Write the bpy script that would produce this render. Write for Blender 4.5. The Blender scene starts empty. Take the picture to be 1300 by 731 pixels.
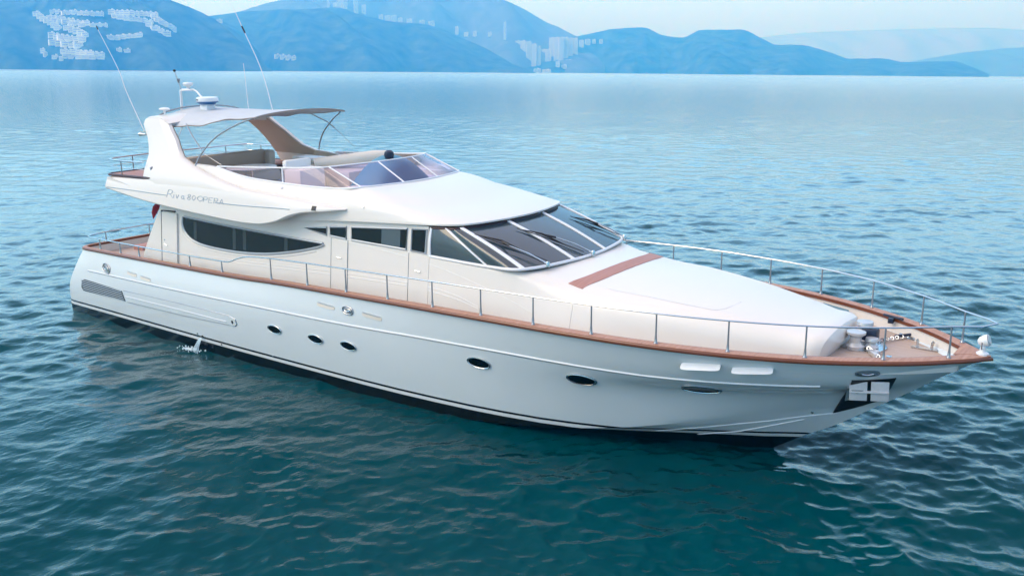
import bpy, bmesh, math, random
import numpy as np
from mathutils import Vector, Matrix, Quaternion, geometry
from mathutils.bvhtree import BVHTree
rnd = random.Random(7)
sc = bpy.context.scene
COL = sc.collection
R_ = math.radians

# ---------------------------------------------------------------- camera, sky, sun, exposure
# the yacht is modelled upright in its own frame (x forward, y port, z up, metres) and heels
# 1.6 degrees to starboard on the water; the camera position was surveyed in that frame.
SEA_N = Vector((-0.0025, 0.0282, 1.0)).normalized()
HEEL = SEA_N.rotation_difference(Vector((0, 0, 1))).to_matrix()
CAM_C = Vector((26.677, -17.156, 7.752))
YAW, PIT, ROL, FPX = R_(126.157), R_(14.208), R_(-0.337), 1211.25
cF = Vector((math.cos(YAW)*math.cos(PIT), math.sin(YAW)*math.cos(PIT), -math.sin(PIT)))
cR = cF.cross(Vector((0, 0, 1))).normalized(); cU = cR.cross(cF)
cR, cU = cR*math.cos(ROL)+cU*math.sin(ROL), -cR*math.sin(ROL)+cU*math.cos(ROL)
wF, wR, wU, wC = HEEL @ cF, HEEL @ cR, HEEL @ cU, HEEL @ CAM_C
cam = bpy.data.cameras.new('camera'); camo = bpy.data.objects.new('camera', cam); COL.objects.link(camo)
cam.sensor_width = 36; cam.lens = FPX/1300*36; cam.clip_start = 0.1; cam.clip_end = 120000
camo.matrix_world = Matrix(((wR.x, wU.x, -wF.x, wC.x), (wR.y, wU.y, -wF.y, wC.y), (wR.z, wU.z, -wF.z, wC.z), (0, 0, 0, 1)))
sc.camera = camo

SUN_EL, SUN_AZ = R_(38), R_(236)      # azimuth measured from +x towards +y: veiled sun over the yacht's starboard quarter
world = bpy.data.worlds.new('World'); sc.world = world; world.use_nodes = True
wn = world.node_tree; wn.nodes.clear()
sky = wn.nodes.new('ShaderNodeTexSky'); sky.sky_type = 'NISHITA'; sky.sun_disc = False
sky.sun_elevation = SUN_EL; sky.sun_rotation = math.pi/2-SUN_AZ
sky.air_density = 1.0; sky.dust_density = 6.0; sky.ozone_density = 1.0
hs = wn.nodes.new('ShaderNodeHueSaturation'); hs.inputs['Saturation'].default_value = 1.0; hs.inputs['Value'].default_value = 1.0
mixw = wn.nodes.new('ShaderNodeMix'); mixw.data_type = 'RGBA'; mixw.inputs[0].default_value = 0.75
tcw = wn.nodes.new('ShaderNodeTexCoord'); spw = wn.nodes.new('ShaderNodeSeparateXYZ'); rw = wn.nodes.new('ShaderNodeValToRGB')
wn.links.new(tcw.outputs['Generated'], spw.inputs[0]); wn.links.new(spw.outputs[2], rw.inputs[0])
ew = rw.color_ramp.elements; ew[0].position = 0; ew[1].position = 1
for p_, c_ in ((0, (.84, 1.04, 1.60)), (.09, (.66, 1.10, 2.05)), (.18, (.43, 1.03, 2.2)), (.4, (.46, .88, 1.55)), (.7, (.86, .82, .98)), (1, (.95, .80, .84))):
    q_ = ew[0] if p_ == 0 else ew[len(ew)-1] if p_ == 1 else ew.new(p_)
    q_.color = (c_[0]/2.2, c_[1]/2.2, c_[2]/2.2, 1)
scw = wn.nodes.new('ShaderNodeVectorMath'); scw.operation = 'SCALE'; nzw = wn.nodes.new('ShaderNodeTexNoise'); nzw.inputs['Scale'].default_value = 2.2; nzw.inputs['Detail'].default_value = 5; mpw = wn.nodes.new('ShaderNodeMapping'); mpw.inputs['Scale'].default_value = (1, 1, 4)
wn.links.new(tcw.outputs['Generated'], mpw.inputs[0]); wn.links.new(mpw.outputs[0], nzw.inputs['Vector'])
mrw = wn.nodes.new('ShaderNodeMapRange'); mrw.inputs[1].default_value = .3; mrw.inputs[2].default_value = .7; mrw.inputs[3].default_value = 23.6; mrw.inputs[4].default_value = 28.6; wn.links.new(nzw.outputs[0], mrw.inputs[0]); 
dtw = wn.nodes.new('ShaderNodeVectorMath'); dtw.operation = 'DOT_PRODUCT'; dtw.inputs[1].default_value = (-.98, .20, 0); wn.links.new(tcw.outputs['Generated'], dtw.inputs[0])
maw = wn.nodes.new('ShaderNodeMath'); maw.operation = 'MULTIPLY_ADD'; maw.inputs[1].default_value = .42; maw.inputs[2].default_value = 1.0; wn.links.new(dtw.outputs['Value'], maw.inputs[0])
muw = wn.nodes.new('ShaderNodeMath'); muw.operation = 'MULTIPLY'; wn.links.new(mrw.outputs[0], muw.inputs[0]); wn.links.new(maw.outputs[0], muw.inputs[1]); wn.links.new(muw.outputs[0], scw.inputs['Scale'])   # the veil is brighter over the west shore
wn.links.new(rw.outputs[0], scw.inputs[0]); wn.links.new(scw.outputs[0], mixw.inputs[7])         # thin bright veil over the blue
bg = wn.nodes.new('ShaderNodeBackground'); bg.inputs['Strength'].default_value = 0.1
wo = wn.nodes.new('ShaderNodeOutputWorld')
wn.links.new(sky.outputs[0], hs.inputs['Color']); wn.links.new(hs.outputs[0], mixw.inputs[6])
wn.links.new(mixw.outputs[2], bg.inputs['Color']); wn.links.new(bg.outputs[0], wo.inputs[0])
sl = bpy.data.lights.new('sun', 'SUN'); sl.energy = 1.35; sl.angle = R_(38); sl.color = (1, .93, .85)
so = bpy.data.objects.new('sun', sl); COL.objects.link(so)
sd = Vector((math.cos(SUN_EL)*math.cos(SUN_AZ), math.cos(SUN_EL)*math.sin(SUN_AZ), math.sin(SUN_EL)))
so.rotation_euler = sd.to_track_quat('Z', 'Y').to_euler(); so.location = (0, 0, 60)
vs = sc.view_settings; vs.view_transform = 'Standard'; vs.look = 'None'; vs.gamma = 1; vs.use_curve_mapping = False
vs.exposure = 0.28
sc.cycles.max_bounces = 8; sc.cycles.transparent_max_bounces = 12; sc.cycles.volume_bounces = 4
sc.cycles.use_denoising = True

# ---------------------------------------------------------------- materials
def newmat(name):
    m = bpy.data.materials.new(name); m.use_nodes = True; return m, m.node_tree, m.node_tree.nodes['Principled BSDF']
def mat(name, col, rough=.4, metal=0, coat=0, vary=0, vscale=3, bump=0, bscale=40, spec=.5):
    m, t, b = newmat(name)
    b.inputs['Base Color'].default_value = (*col, 1); b.inputs['Roughness'].default_value = rough
    b.inputs['Metallic'].default_value = metal; b.inputs['Coat Weight'].default_value = coat
    b.inputs['Coat Roughness'].default_value = .08; b.inputs['Specular IOR Level'].default_value = spec
    tc = t.nodes.new('ShaderNodeTexCoord')
    if vary:
        n = t.nodes.new('ShaderNodeTexNoise'); n.inputs['Scale'].default_value = vscale; n.inputs['Detail'].default_value = 5
        r = t.nodes.new('ShaderNodeMapRange'); r.inputs[3].default_value = 1-vary; r.inputs[4].default_value = 1+vary*.6
        mx = t.nodes.new('ShaderNodeVectorMath'); mx.operation = 'SCALE'; mx.inputs[0].default_value = col
        t.links.new(tc.outputs['Object'], n.inputs['Vector']); t.links.new(n.outputs[0], r.inputs[0])
        t.links.new(r.outputs[0], mx.inputs['Scale']); t.links.new(mx.outputs[0], b.inputs['Base Color'])
    if bump:
        n = t.nodes.new('ShaderNodeTexNoise'); n.inputs['Scale'].default_value = bscale; n.inputs['Detail'].default_value = 4
        bp = t.nodes.new('ShaderNodeBump'); bp.inputs['Strength'].default_value = bump; bp.inputs['Distance'].default_value = .02
        t.links.new(tc.outputs['Object'], n.inputs['Vector']); t.links.new(n.outputs[0], bp.inputs['Height']); t.links.new(bp.outputs[0], b.inputs['Normal'])
    return m
M = {}
M['gel'] = mat('white_gelcoat', (.77, .725, .675), .32, coat=.2, vary=.03, vscale=.8)
M['gel_mat'] = mat('nonslip_gelcoat', (.80, .78, .75), .5, vary=.03, vscale=2, bump=.1, bscale=150)
M['steel'] = mat('polished_steel', (.62, .64, .66), .18, metal=1)
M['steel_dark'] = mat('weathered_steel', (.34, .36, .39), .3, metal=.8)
M['white_metal'] = mat('white_painted_metal', (.80, .81, .83), .3)
M['grey_frame'] = mat('grey_window_frame', (.42, .46, .50), .3, metal=.3)
M['glass'] = mat('dark_tinted_glass', (.002, .007, .010), .05, spec=.28)
M['windscreen'] = mat('smoked_windscreen_glass', (.030, .050, .064), .07, spec=.9)
M['rubber'] = mat('black_rubber', (.015, .015, .018), .5)
M['tan'] = mat('tan_vinyl', (.50, .41, .33), .55, vary=.06)
M['brown'] = mat('brown_seat_vinyl', (.42, .31, .24), .55, vary=.06)
M['cream'] = mat('cream_vinyl', (.70, .64, .56), .5, vary=.05)
M['canvas'] = mat('grey_white_canvas', (.53, .565, .60), .75, vary=.05, vscale=4, bump=.25, bscale=9)
M['canvas_under'] = mat('canvas_edge_binding', (.30, .24, .20), .8)
M['cover'] = mat('teal_blue_cover', (.08, .26, .38), .55, vary=.1, bump=.1, bscale=12)
M['navy'] = mat('navy_plastic', (.01, .02, .05), .35)
M['blue'] = mat('radar_blue', (.01, .12, .30), .35)
M['red'] = mat('dark_red_cloth', (.28, .008, .02), .75)
M['black'] = mat('black_plastic', (.01, .01, .012), .45)
M['varnish'] = mat('varnished_mahogany', (.17, .045, .014), .3, coat=.35, vary=.25, vscale=6)
M['pad'] = mat('white_sunpad', (.82, .81, .79), .6, vary=.03)
M['vent'] = mat('grille_shadow', (.03, .05, .055), .5)
M['silver'] = mat('brushed_plate', (.62, .63, .64), .35, metal=.55, vary=.12, vscale=9)
M['logo'] = mat('grey_blue_lettering', (.30, .39, .46), .4)
M['anchor'] = mat('pale_galvanised_steel', (.58, .60, .63), .4, vary=.15, vscale=14)
M['foam'] = mat('foamy_water', (.75, .85, .88), .3)
M['dark_red'] = mat('oxblood_gasket', (.05, .016, .02), .4)

def teak(name, c1, c2, width, axis, seam=.12):
    m, t, b = newmat(name); N, L = t.nodes, t.links
    tc = N.new('ShaderNodeTexCoord'); sp = N.new('ShaderNodeSeparateXYZ'); L.new(tc.outputs['Object'], sp.inputs[0])
    dv = N.new('ShaderNodeMath'); dv.operation = 'DIVIDE'; dv.inputs[1].default_value = width; L.new(sp.outputs[axis], dv.inputs[0])
    fr = N.new('ShaderNodeMath'); fr.operation = 'FRACT'; L.new(dv.outputs[0], fr.inputs[0])
    lt = N.new('ShaderNodeMath'); lt.operation = 'LESS_THAN'; lt.inputs[1].default_value = seam; L.new(fr.outputs[0], lt.inputs[0])
    mp = N.new('ShaderNodeMapping'); mp.inputs['Scale'].default_value = (1.5, 22, 5) if axis == 1 else (22, 1.5, 5); L.new(tc.outputs['Object'], mp.inputs[0])
    n = N.new('ShaderNodeTexNoise'); n.inputs['Scale'].default_value = 1.2; n.inputs['Detail'].default_value = 6; L.new(mp.outputs[0], n.inputs['Vector'])
    cr = N.new('ShaderNodeValToRGB'); cr.color_ramp.elements[0].color = (*c1, 1); cr.color_ramp.elements[1].color = (*c2, 1)
    cr.color_ramp.elements[0].position = .3; cr.color_ramp.elements[1].position = .7; L.new(n.outputs[0], cr.inputs[0])
    mx = N.new('ShaderNodeMix'); mx.data_type = 'RGBA'; mx.inputs[7].default_value = (.10, .07, .055, 1)
    ml = N.new('ShaderNodeMath'); ml.operation = 'MULTIPLY'; ml.inputs[1].default_value = .55; L.new(lt.outputs[0], ml.inputs[0])
    L.new(ml.outputs[0], mx.inputs[0]); L.new(cr.outputs[0], mx.inputs[6]); L.new(mx.outputs[2], b.inputs['Base Color'])
    b.inputs['Roughness'].default_value = .6; return m
M['teak_deck'] = teak('weathered_teak_deck', (.44, .34, .28), (.54, .43, .37), .06, 1)
M['teak_cap'] = teak('bleached_teak_cap', (.38, .19, .125), (.50, .28, .20), 1.9, 0, .006)
M['teak_step'] = teak('reddish_teak_step', (.40, .19, .15), (.47, .24, .20), .07, 0, .08)

# hull paint: white topsides, dark line, white stripe, black antifouling below (bands by height)
m, t, b = newmat('hull_paint'); N, L = t.nodes, t.links
tc = N.new('ShaderNodeTexCoord'); sp = N.new('ShaderNodeSeparateXYZ'); L.new(tc.outputs['Object'], sp.inputs[0])
sx = N.new('ShaderNodeMapRange'); sx.inputs[1].default_value = 0; sx.inputs[2].default_value = 21; sx.inputs[3].default_value = -.03; sx.inputs[4].default_value = .06; L.new(sp.outputs[0], sx.inputs[0])
sb = N.new('ShaderNodeMath'); sb.operation = 'SUBTRACT'; L.new(sp.outputs[2], sb.inputs[0]); L.new(sx.outputs[0], sb.inputs[1])
cr = N.new('ShaderNodeValToRGB'); cr.color_ramp.interpolation = 'CONSTANT'; L.new(sb.outputs[0], cr.inputs[0])
e = cr.color_ramp.elements; e[0].position = 0; e[0].color = (.004, .006, .008, 1); e[1].position = .34; e[1].color = (.72, .74, .74, 1)
x = e.new(.425); x.color = (.004, .008, .014, 1); x = e.new(.475); x.color = (.64, .69, .71, 1)
nz = N.new('ShaderNodeTexNoise'); nz.inputs['Scale'].default_value = .9; nz.inputs['Detail'].default_value = 4; L.new(tc.outputs['Object'], nz.inputs['Vector'])
mr = N.new('ShaderNodeMapRange'); mr.inputs[3].default_value = .95; mr.inputs[4].default_value = 1.03; L.new(nz.outputs[0], mr.inputs[0])
mv = N.new('ShaderNodeVectorMath'); mv.operation = 'SCALE'; L.new(cr.outputs[0], mv.inputs[0]); L.new(mr.outputs[0], mv.inputs['Scale']); L.new(mv.outputs[0], b.inputs['Base Color'])
b.inputs['Roughness'].default_value = .16; b.inputs['Coat Weight'].default_value = .5; b.inputs['Coat Roughness'].default_value = .05
M['hull'] = m

def tintglass(name, col, gl=.12):
    m = bpy.data.materials.new(name); m.use_nodes = True; t = m.node_tree; t.nodes.clear(); N, L = t.nodes, t.links
    tr = N.new('ShaderNodeBsdfTransparent'); tr.inputs[0].default_value = (*col, 1)
    g = N.new('ShaderNodeBsdfGlossy'); g.inputs['Roughness'].default_value = .02
    lw = N.new('ShaderNodeFresnel'); lw.inputs[0].default_value = 1.5
    mx = N.new('ShaderNodeMixShader'); o = N.new('ShaderNodeOutputMaterial')
    L.new(lw.outputs[0], mx.inputs[0]); L.new(tr.outputs[0], mx.inputs[1]); L.new(g.outputs[0], mx.inputs[2]); L.new(mx.outputs[0], o.inputs[0])
    return m
M['purple'] = tintglass('violet_tinted_acrylic', (.78, .72, .96))
M['pink'] = tintglass('rose_tinted_acrylic', (.82, .68, .76))

# ---------------------------------------------------------------- mesh helpers
class MB:
    def __init__(s): s.v = []; s.f = []
    def add(s, vs, fs):
        o = len(s.v); s.v += [tuple(p) for p in vs]; s.f += [tuple(i+o for i in f) for f in fs]; return s
    def loft(s, rows, close_v=False, close_u=False, cap=False):
        n = len(rows[0]); vs = [p for r in rows for p in r]; fs = []; R = len(rows)
        for i in range(R if close_u else R-1):
            a = i*n; b = ((i+1) % R)*n
            for j in range(n if close_v else n-1):
                k = (j+1) % n; fs.append((a+j, a+k, b+k, b+j))
        if cap: fs += [tuple(range(n))[::-1], tuple(range((R-1)*n, R*n))]
        return s.add(vs, fs)
    def box(s, c, d, rot=None):
        vs = []
        for x in (-.5, .5):
            for y in (-.5, .5):
                for z in (-.5, .5):
                    p = Vector((x*d[0], y*d[1], z*d[2]))
                    if rot: p = rot @ p
                    vs.append(p+Vector(c))
        return s.add(vs, [(0, 1, 3, 2), (4, 6, 7, 5), (0, 4, 5, 1), (2, 3, 7, 6), (0, 2, 6, 4), (1, 5, 7, 3)])
    def tube(s, path, r, n=8, closed=False, cap=True):
        P = [Vector(p) for p in path]; rows = []; up = None
        rr = r if isinstance(r, (list, tuple)) else [r]*len(P)
        for i, p in enumerate(P):
            a = P[i-1] if (i > 0 or closed) else p; b = P[(i+1) % len(P)] if (i < len(P)-1 or closed) else p
            d = (b-a).normalized()
            if up is None: up = Vector((0, 0, 1)) if abs(d.z) < .9 else Vector((1, 0, 0))
            sd_ = d.cross(up).normalized(); up = sd_.cross(d).normalized()
            rows.append([p+(sd_*math.cos(2*math.pi*k/n)+up*math.sin(2*math.pi*k/n))*rr[i] for k in range(n)])
        return s.loft(rows, close_v=True, close_u=closed, cap=cap and not closed)
    def lathe(s, prof, c, n=24, rot=None):
        rows = []
        for r, z in prof:
            row = []
            for k in range(n):
                p = Vector((r*math.cos(2*math.pi*k/n), r*math.sin(2*math.pi*k/n), z))
                if rot: p = rot @ p
                row.append(p+Vector(c))
            rows.append(row)
        return s.loft(rows, close_v=True, cap=True)
    def prism(s, poly, ext):
        n = len(poly); e_ = Vector(ext); a = [Vector(p) for p in poly]; b = [p+e_ for p in a]
        fs = [tuple(range(n))[::-1], tuple(range(n, 2*n))]+[(i, (i+1) % n, n+(i+1) % n, n+i) for i in range(n)]
        return s.add(a+b, fs)
    def mirror(s):
        o = len(s.v); v = [(x, -y, z) for x, y, z in s.v]; f = [tuple(i+o for i in reversed(q)) for q in s.f]
        s.v += v; s.f += f; return s
    def flipped(s):
        q = MB(); q.v = [(x, -y, z) for x, y, z in s.v]; q.f = [tuple(reversed(f)) for f in s.f]; return q

def obj(name, mb, m, parent=None, bevel=0, angle=35, seg=2, flat=False, weld=True):
    me = bpy.data.meshes.new(name); me.from_pydata(mb.v, [], mb.f)
    bm = bmesh.new(); bm.from_mesh(me)
    if weld: bmesh.ops.remove_doubles(bm, verts=bm.verts, dist=1e-4)
    bmesh.ops.recalc_face_normals(bm, faces=bm.faces)
    if bevel:
        ed = [e_ for e_ in bm.edges if len(e_.link_faces) == 2 and e_.calc_face_angle(0) > R_(38)]
        bmesh.ops.bevel(bm, geom=ed, offset=bevel, segments=seg, profile=.5, affect='EDGES', clamp_overlap=True)
    bm.to_mesh(me); bm.free()
    if not flat:
        me.shade_smooth(); me.set_sharp_from_angle(angle=R_(angle))
    me.materials.append(m)
    o = bpy.data.objects.new(name, me); COL.objects.link(o)
    if parent: o.parent = parent
    return o
def empty(name, loc, label, cat, group=None):
    o = bpy.data.objects.new(name, None); COL.objects.link(o); o.location = loc; o.empty_display_size = .5
    o['label'] = label; o['category'] = cat
    if group: o['group'] = group
    return o
def copy_part(src, parent, loc=None, rotz=None, scale=None, label=None):
    c = src.copy(); COL.objects.link(c); c.parent = parent
    if loc is not None: c.location = loc
    if rotz is not None: c.rotation_euler = (0, 0, rotz)
    if scale is not None: c.scale = scale
    if label: c['label'] = label
    return c

def catmull(pts, n):
    """n samples per span through pts"""
    P = [Vector(p) for p in pts]; P = [P[0]*2-P[1]]+P+[P[-1]*2-P[-2]]; out = []
    for i in range(1, len(P)-2):
        for k in range(n):
            t = k/n; a, b_, c, d = P[i-1:i+3]
            out.append(.5*((2*b_)+(c-a)*t+(2*a-5*b_+4*c-d)*t*t+(3*b_-a-3*c+d)*t**3))
    out.append(P[-2].copy()); return out
class Cv:
    """smooth monotone-ish scalar curve through (x, v) control points (PCHIP)"""
    def __init__(s, pts):
        s.x = np.array([p[0] for p in pts], float); s.v = np.array([p[1] for p in pts], float)
        h = np.diff(s.x); d = np.diff(s.v)/h; m_ = np.zeros_like(s.x)
        for i in range(1, len(s.x)-1):
            if d[i-1]*d[i] > 0:
                w1 = 2*h[i]+h[i-1]; w2 = h[i]+2*h[i-1]; m_[i] = (w1+w2)/(w1/d[i-1]+w2/d[i])
        m_[0] = d[0]; m_[-1] = d[-1]; s.m = m_
    def __call__(s, x):
        x = min(max(x, s.x[0]), s.x[-1]); i = min(np.searchsorted(s.x, x, 'right')-1, len(s.x)-2)
        h = s.x[i+1]-s.x[i]; t = (x-s.x[i])/h
        return float((1+2*t)*(1-t)**2*s.v[i]+t*(1-t)**2*h*s.m[i]+t*t*(3-2*t)*s.v[i+1]+t*t*(t-1)*h*s.m[i+1])

def bvh_of(*obs):
    v = []; f = []
    for o in obs:
        k = len(v); v += [x.co.copy() for x in o.data.vertices]; f += [tuple(i+k for i in p.vertices) for p in o.data.polygons]
    return BVHTree.FromPolygons(v, f)
def sidehit(bvh, x, z):
    h = bvh.ray_cast(Vector((x, -20, z)), Vector((0, 1, 0)))
    return h[0], h[1]
def drape(outline, bvh, off, th, grid=.12):
    """panel whose outline (x, z) follows the starboard surface below it, standing off by off, thickness th"""
    P = [Vector(p) for p in outline]; n = len(P); xs = [p.x for p in P]; zs = [p.y for p in P]
    pts = list(P); gx = min(xs)+grid/2
    while gx < max(xs):
        gz = min(zs)+grid/2
        while gz < max(zs):
            q = Vector((gx, gz)); ins = False; j = n-1
            for i in range(n):
                if (P[i].y > gz) != (P[j].y > gz) and gx < (P[j].x-P[i].x)*(gz-P[i].y)/(P[j].y-P[i].y)+P[i].x: ins = not ins
                j = i
            if ins and min((q-p).length for p in P) > grid*.4: pts.append(q)
            gz += grid
        gx += grid
    v2, _, f2, *_ = geometry.delaunay_2d_cdt(pts, [], [list(range(n))], 1, 1e-6)
    top = []; bot = []; last = (Vector((0, -2, 0)), Vector((0, -1, 0)))
    for q in v2:
        h = sidehit(bvh, q.x, q.y)
        if h[0] is None: h = (Vector((q.x, last[0].y, q.y)), last[1])
        last = h; nn = h[1] if h[1].y < 0 else -h[1]
        top.append(h[0]+nn*off); bot.append(h[0]+nn*(off-th))
    m_ = len(top); fs = [tuple(f) for f in f2]+[tuple(i+m_ for i in reversed(f)) for f in f2]
    cnt = {}
    for f in f2:
        for a, b_ in zip(f, list(f)[1:]+[f[0]]): cnt[(a, b_)] = 1
    for (a, b_) in list(cnt):
        if (b_, a) not in cnt: fs.append((b_, a, a+m_, b_+m_))
    return MB().add(top+bot, fs)
def on_side(pts, bvh, off):
    out = []
    for x_, z_ in pts:
        h = sidehit(bvh, x_, z_)
        if h[0] is None: continue
        nn = h[1] if h[1].y < 0 else -h[1]; out.append(h[0]+nn*off)
    return out
def ell(cx, cz, a, b_, tilt=0, n=28, p=2.0):
    o = []
    for k in range(n):
        t_ = 2*math.pi*k/n; c, s_ = math.cos(t_), math.sin(t_)
        x_ = a*math.copysign(abs(c)**(2/p), c); z_ = b_*math.copysign(abs(s_)**(2/p), s_)
        o.append((cx+x_*math.cos(tilt)-z_*math.sin(tilt), cz+x_*math.sin(tilt)+z_*math.cos(tilt)))
    return o
def smooth2(pts, n=5): return [(p.x, p.y) for p in catmull([(a, b_, 0) for a, b_ in pts], n)]
def both(name, mb, m, parent, **k):
    o = obj(name, mb, m, parent, **k); q = obj(name, mb.flipped(), m, parent, **k); return o, q

# ================================================================ SETTING
def bearing(px, dist, z=0.0):
    """ground position at a given distance in the direction the lens looks at column px"""
    d = wF + wR*((px-650)/FPX); d = Vector((d.x, d.y, 0)).normalized()
    return Vector((wC.x, wC.y, 0))+d*dist+Vector((0, 0, z))
def elev(px, py):
    d = wF+wR*((px-650)/FPX)-wU*((py-365.5)/FPX)
    return d.z/math.hypot(d.x, d.y)

# ---- sea: one sheet, finely rippled near the yacht
def build_sea():
    r1 = [1.0]
    while r1[-1] < 11: r1.append(r1[-1]*1.03)
    while r1[-1] < 60: r1.append(r1[-1]*1.0031)
    while r1[-1] < 260: r1.append(r1[-1]*1.0045)
    while r1[-1] < 11500: r1.append(r1[-1]*1.06)
    r1 = np.array(r1)
    c0 = math.atan2(wF.y, wF.x)
    a = np.concatenate([np.linspace(-40, 40, 860), np.linspace(41, 319, 150)])*math.pi/180+c0
    Rg, Ag = np.meshgrid(r1, a, indexing='ij')
    X = wC.x+Rg*np.cos(Ag); Y = wC.y+Rg*np.sin(Ag)
    Z = np.zeros_like(X); rs = np.random.RandomState(3)
    ca = np.clip((math.radians(48)-np.abs((Ag-c0+math.pi) % (2*math.pi)-math.pi))/.1, 0, 1)
    wd = c0+math.radians(22)
    # slow patches modulate the chop so that it does not look uniform
    patch = .75+.25*np.sin(X*.11+Y*.05+1)*np.sin(Y*.09-X*.04)+.15*np.sin(X*.31-Y*.27)
    DX = np.zeros_like(X); DY = np.zeros_like(X)
    for i in range(120):
        lam = 10**rs.uniform(math.log10(.22), math.log10(3.6)); k = 2*math.pi/lam
        th = wd+rs.normal(0, 1.05); ph = rs.uniform(0, 2*math.pi)
        amp = .0043*lam**.70*rs.uniform(.5, 1.2)
        fade = np.clip(1.5-(Rg*np.where(Rg < 60, .0034, .0048))/(lam*.28), 0, 1)*ca
        arg = k*(X*math.cos(th)+Y*math.sin(th))+ph
        arg = arg+.5*np.sin(arg*.13+ph*3)
        Z += amp*np.sin(arg)*fade*patch
        DX += math.cos(th)*amp*np.cos(arg)*fade*.9; DY += math.sin(th)*amp*np.cos(arg)*fade*.9
    X = X+DX; Y = Y+DY
    nr, na = X.shape
    co = np.stack([X, Y, Z], -1).reshape(-1, 3)
    i, j = np.meshgrid(np.arange(nr-1), np.arange(na), indexing='ij'); j2 = (j+1) % na
    f = np.stack([i*na+j, (i+1)*na+j, (i+1)*na+j2, i*na+j2], -1).reshape(-1, 4)
    me = bpy.data.meshes.new('sea'); me.vertices.add(len(co)); me.vertices.foreach_set('co', co.ravel())
    me.loops.add(f.size); me.loops.foreach_set('vertex_index', f.ravel().astype(np.int32))
    me.polygons.add(len(f)); me.polygons.foreach_set('loop_start', np.arange(0, f.size, 4, dtype=np.int32))
    me.polygons.foreach_set('loop_total', np.full(len(f), 4, dtype=np.int32)); me.update(calc_edges=True)
    me.shade_smooth()
    m, t, b = newmat('sea_water'); N, L = t.nodes, t.links
    N.remove(b)
    df = N.new('ShaderNodeBsdfDiffuse'); gl = N.new('ShaderNodeBsdfGlossy'); fn = N.new('ShaderNodeFresnel'); fn.inputs[0].default_value = 1.333
    rp = N.new('ShaderNodeValToRGB'); ee = rp.color_ramp.elements; ee[0].position = .02; ee[0].color = (.004,)*3+(1,); ee[1].position = 1; ee[1].color = (1, 1, 1, 1)
    for p_, v_ in ((.06, .010), (.12, .062), (.22, .33), (.40, .78)): q_ = ee.new(p_); q_.color = (v_,)*3+(1,)
    mxs = N.new('ShaderNodeMixShader'); L.new(fn.outputs[0], rp.inputs[0]); L.new(rp.outputs[0], mxs.inputs[0]); L.new(df.outputs[0], mxs.inputs[1]); L.new(gl.outputs[0], mxs.inputs[2])
    L.new(mxs.outputs[0], N['Material Output'].inputs['Surface'])
    tc = N.new('ShaderNodeTexCoord')
    n0 = N.new('ShaderNodeTexNoise'); n0.inputs['Scale'].default_value = .035; n0.inputs['Detail'].default_value = 3; L.new(tc.outputs['Object'], n0.inputs['Vector'])
    cr = N.new('ShaderNodeValToRGB'); cr.color_ramp.elements[0].color = (.0, .038, .047, 1); cr.color_ramp.elements[1].color = (.0, .055, .068, 1)
    cr.color_ramp.elements[0].position = .35; cr.color_ramp.elements[1].position = .65
    L.new(n0.outputs[0], cr.inputs[0]); L.new(cr.outputs[0], df.inputs['Color'])
    vl = N.new('ShaderNodeVectorMath'); vl.operation = 'LENGTH'; L.new(tc.outputs['Object'], vl.inputs[0])
    rr = N.new('ShaderNodeMapRange'); rr.inputs[1].default_value = 40; rr.inputs[2].default_value = 5000; rr.inputs[3].default_value = 0; rr.inputs[4].default_value = 1; L.new(vl.outputs['Value'], rr.inputs[0])
    pw = N.new('ShaderNodeMath'); pw.operation = 'POWER'; pw.inputs[1].default_value = .45; L.new(rr.outputs[0], pw.inputs[0])
    ma = N.new('ShaderNodeMath'); ma.operation = 'MULTIPLY_ADD'; ma.inputs[1].default_value = .40; ma.inputs[2].default_value = .012; L.new(pw.outputs[0], ma.inputs[0]); L.new(ma.outputs[0], gl.inputs['Roughness'])
    mp = N.new('ShaderNodeMapping'); mp.inputs['Rotation'].default_value = (0, 0, wd*-1); mp.inputs['Scale'].default_value = (1.0, .55, 1)
    L.new(tc.outputs['Object'], mp.inputs[0])
    n1 = N.new('ShaderNodeTexNoise'); n1.inputs['Scale'].default_value = 3.6; n1.inputs['Detail'].default_value = 5; n1.inputs['Roughness'].default_value = .55
    n2 = N.new('ShaderNodeTexNoise'); n2.inputs['Scale'].default_value = .8; n2.inputs['Detail'].default_value = 4; n2.inputs['Distortion'].default_value = .4
    L.new(mp.outputs[0], n1.inputs['Vector']); L.new(mp.outputs[0], n2.inputs['Vector'])
    b1 = N.new('ShaderNodeBump'); b1.inputs['Strength'].default_value = .5; b1.inputs['Distance'].default_value = .05
    b2 = N.new('ShaderNodeBump'); b2.inputs['Strength'].default_value = .4; b2.inputs['Distance'].default_value = .10
    L.new(n1.outputs[0], b1.inputs['Height']); L.new(n2.outputs[0], b2.inputs['Height']); L.new(b1.outputs[0], b2.inputs['Normal']); [L.new(b2.outputs[0], q_.inputs['Normal']) for q_ in (df, gl, fn)]
    me.materials.append(m)
    o = bpy.data.objects.new('sea', me); COL.objects.link(o); o['kind'] = 'structure'
build_sea()

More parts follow.
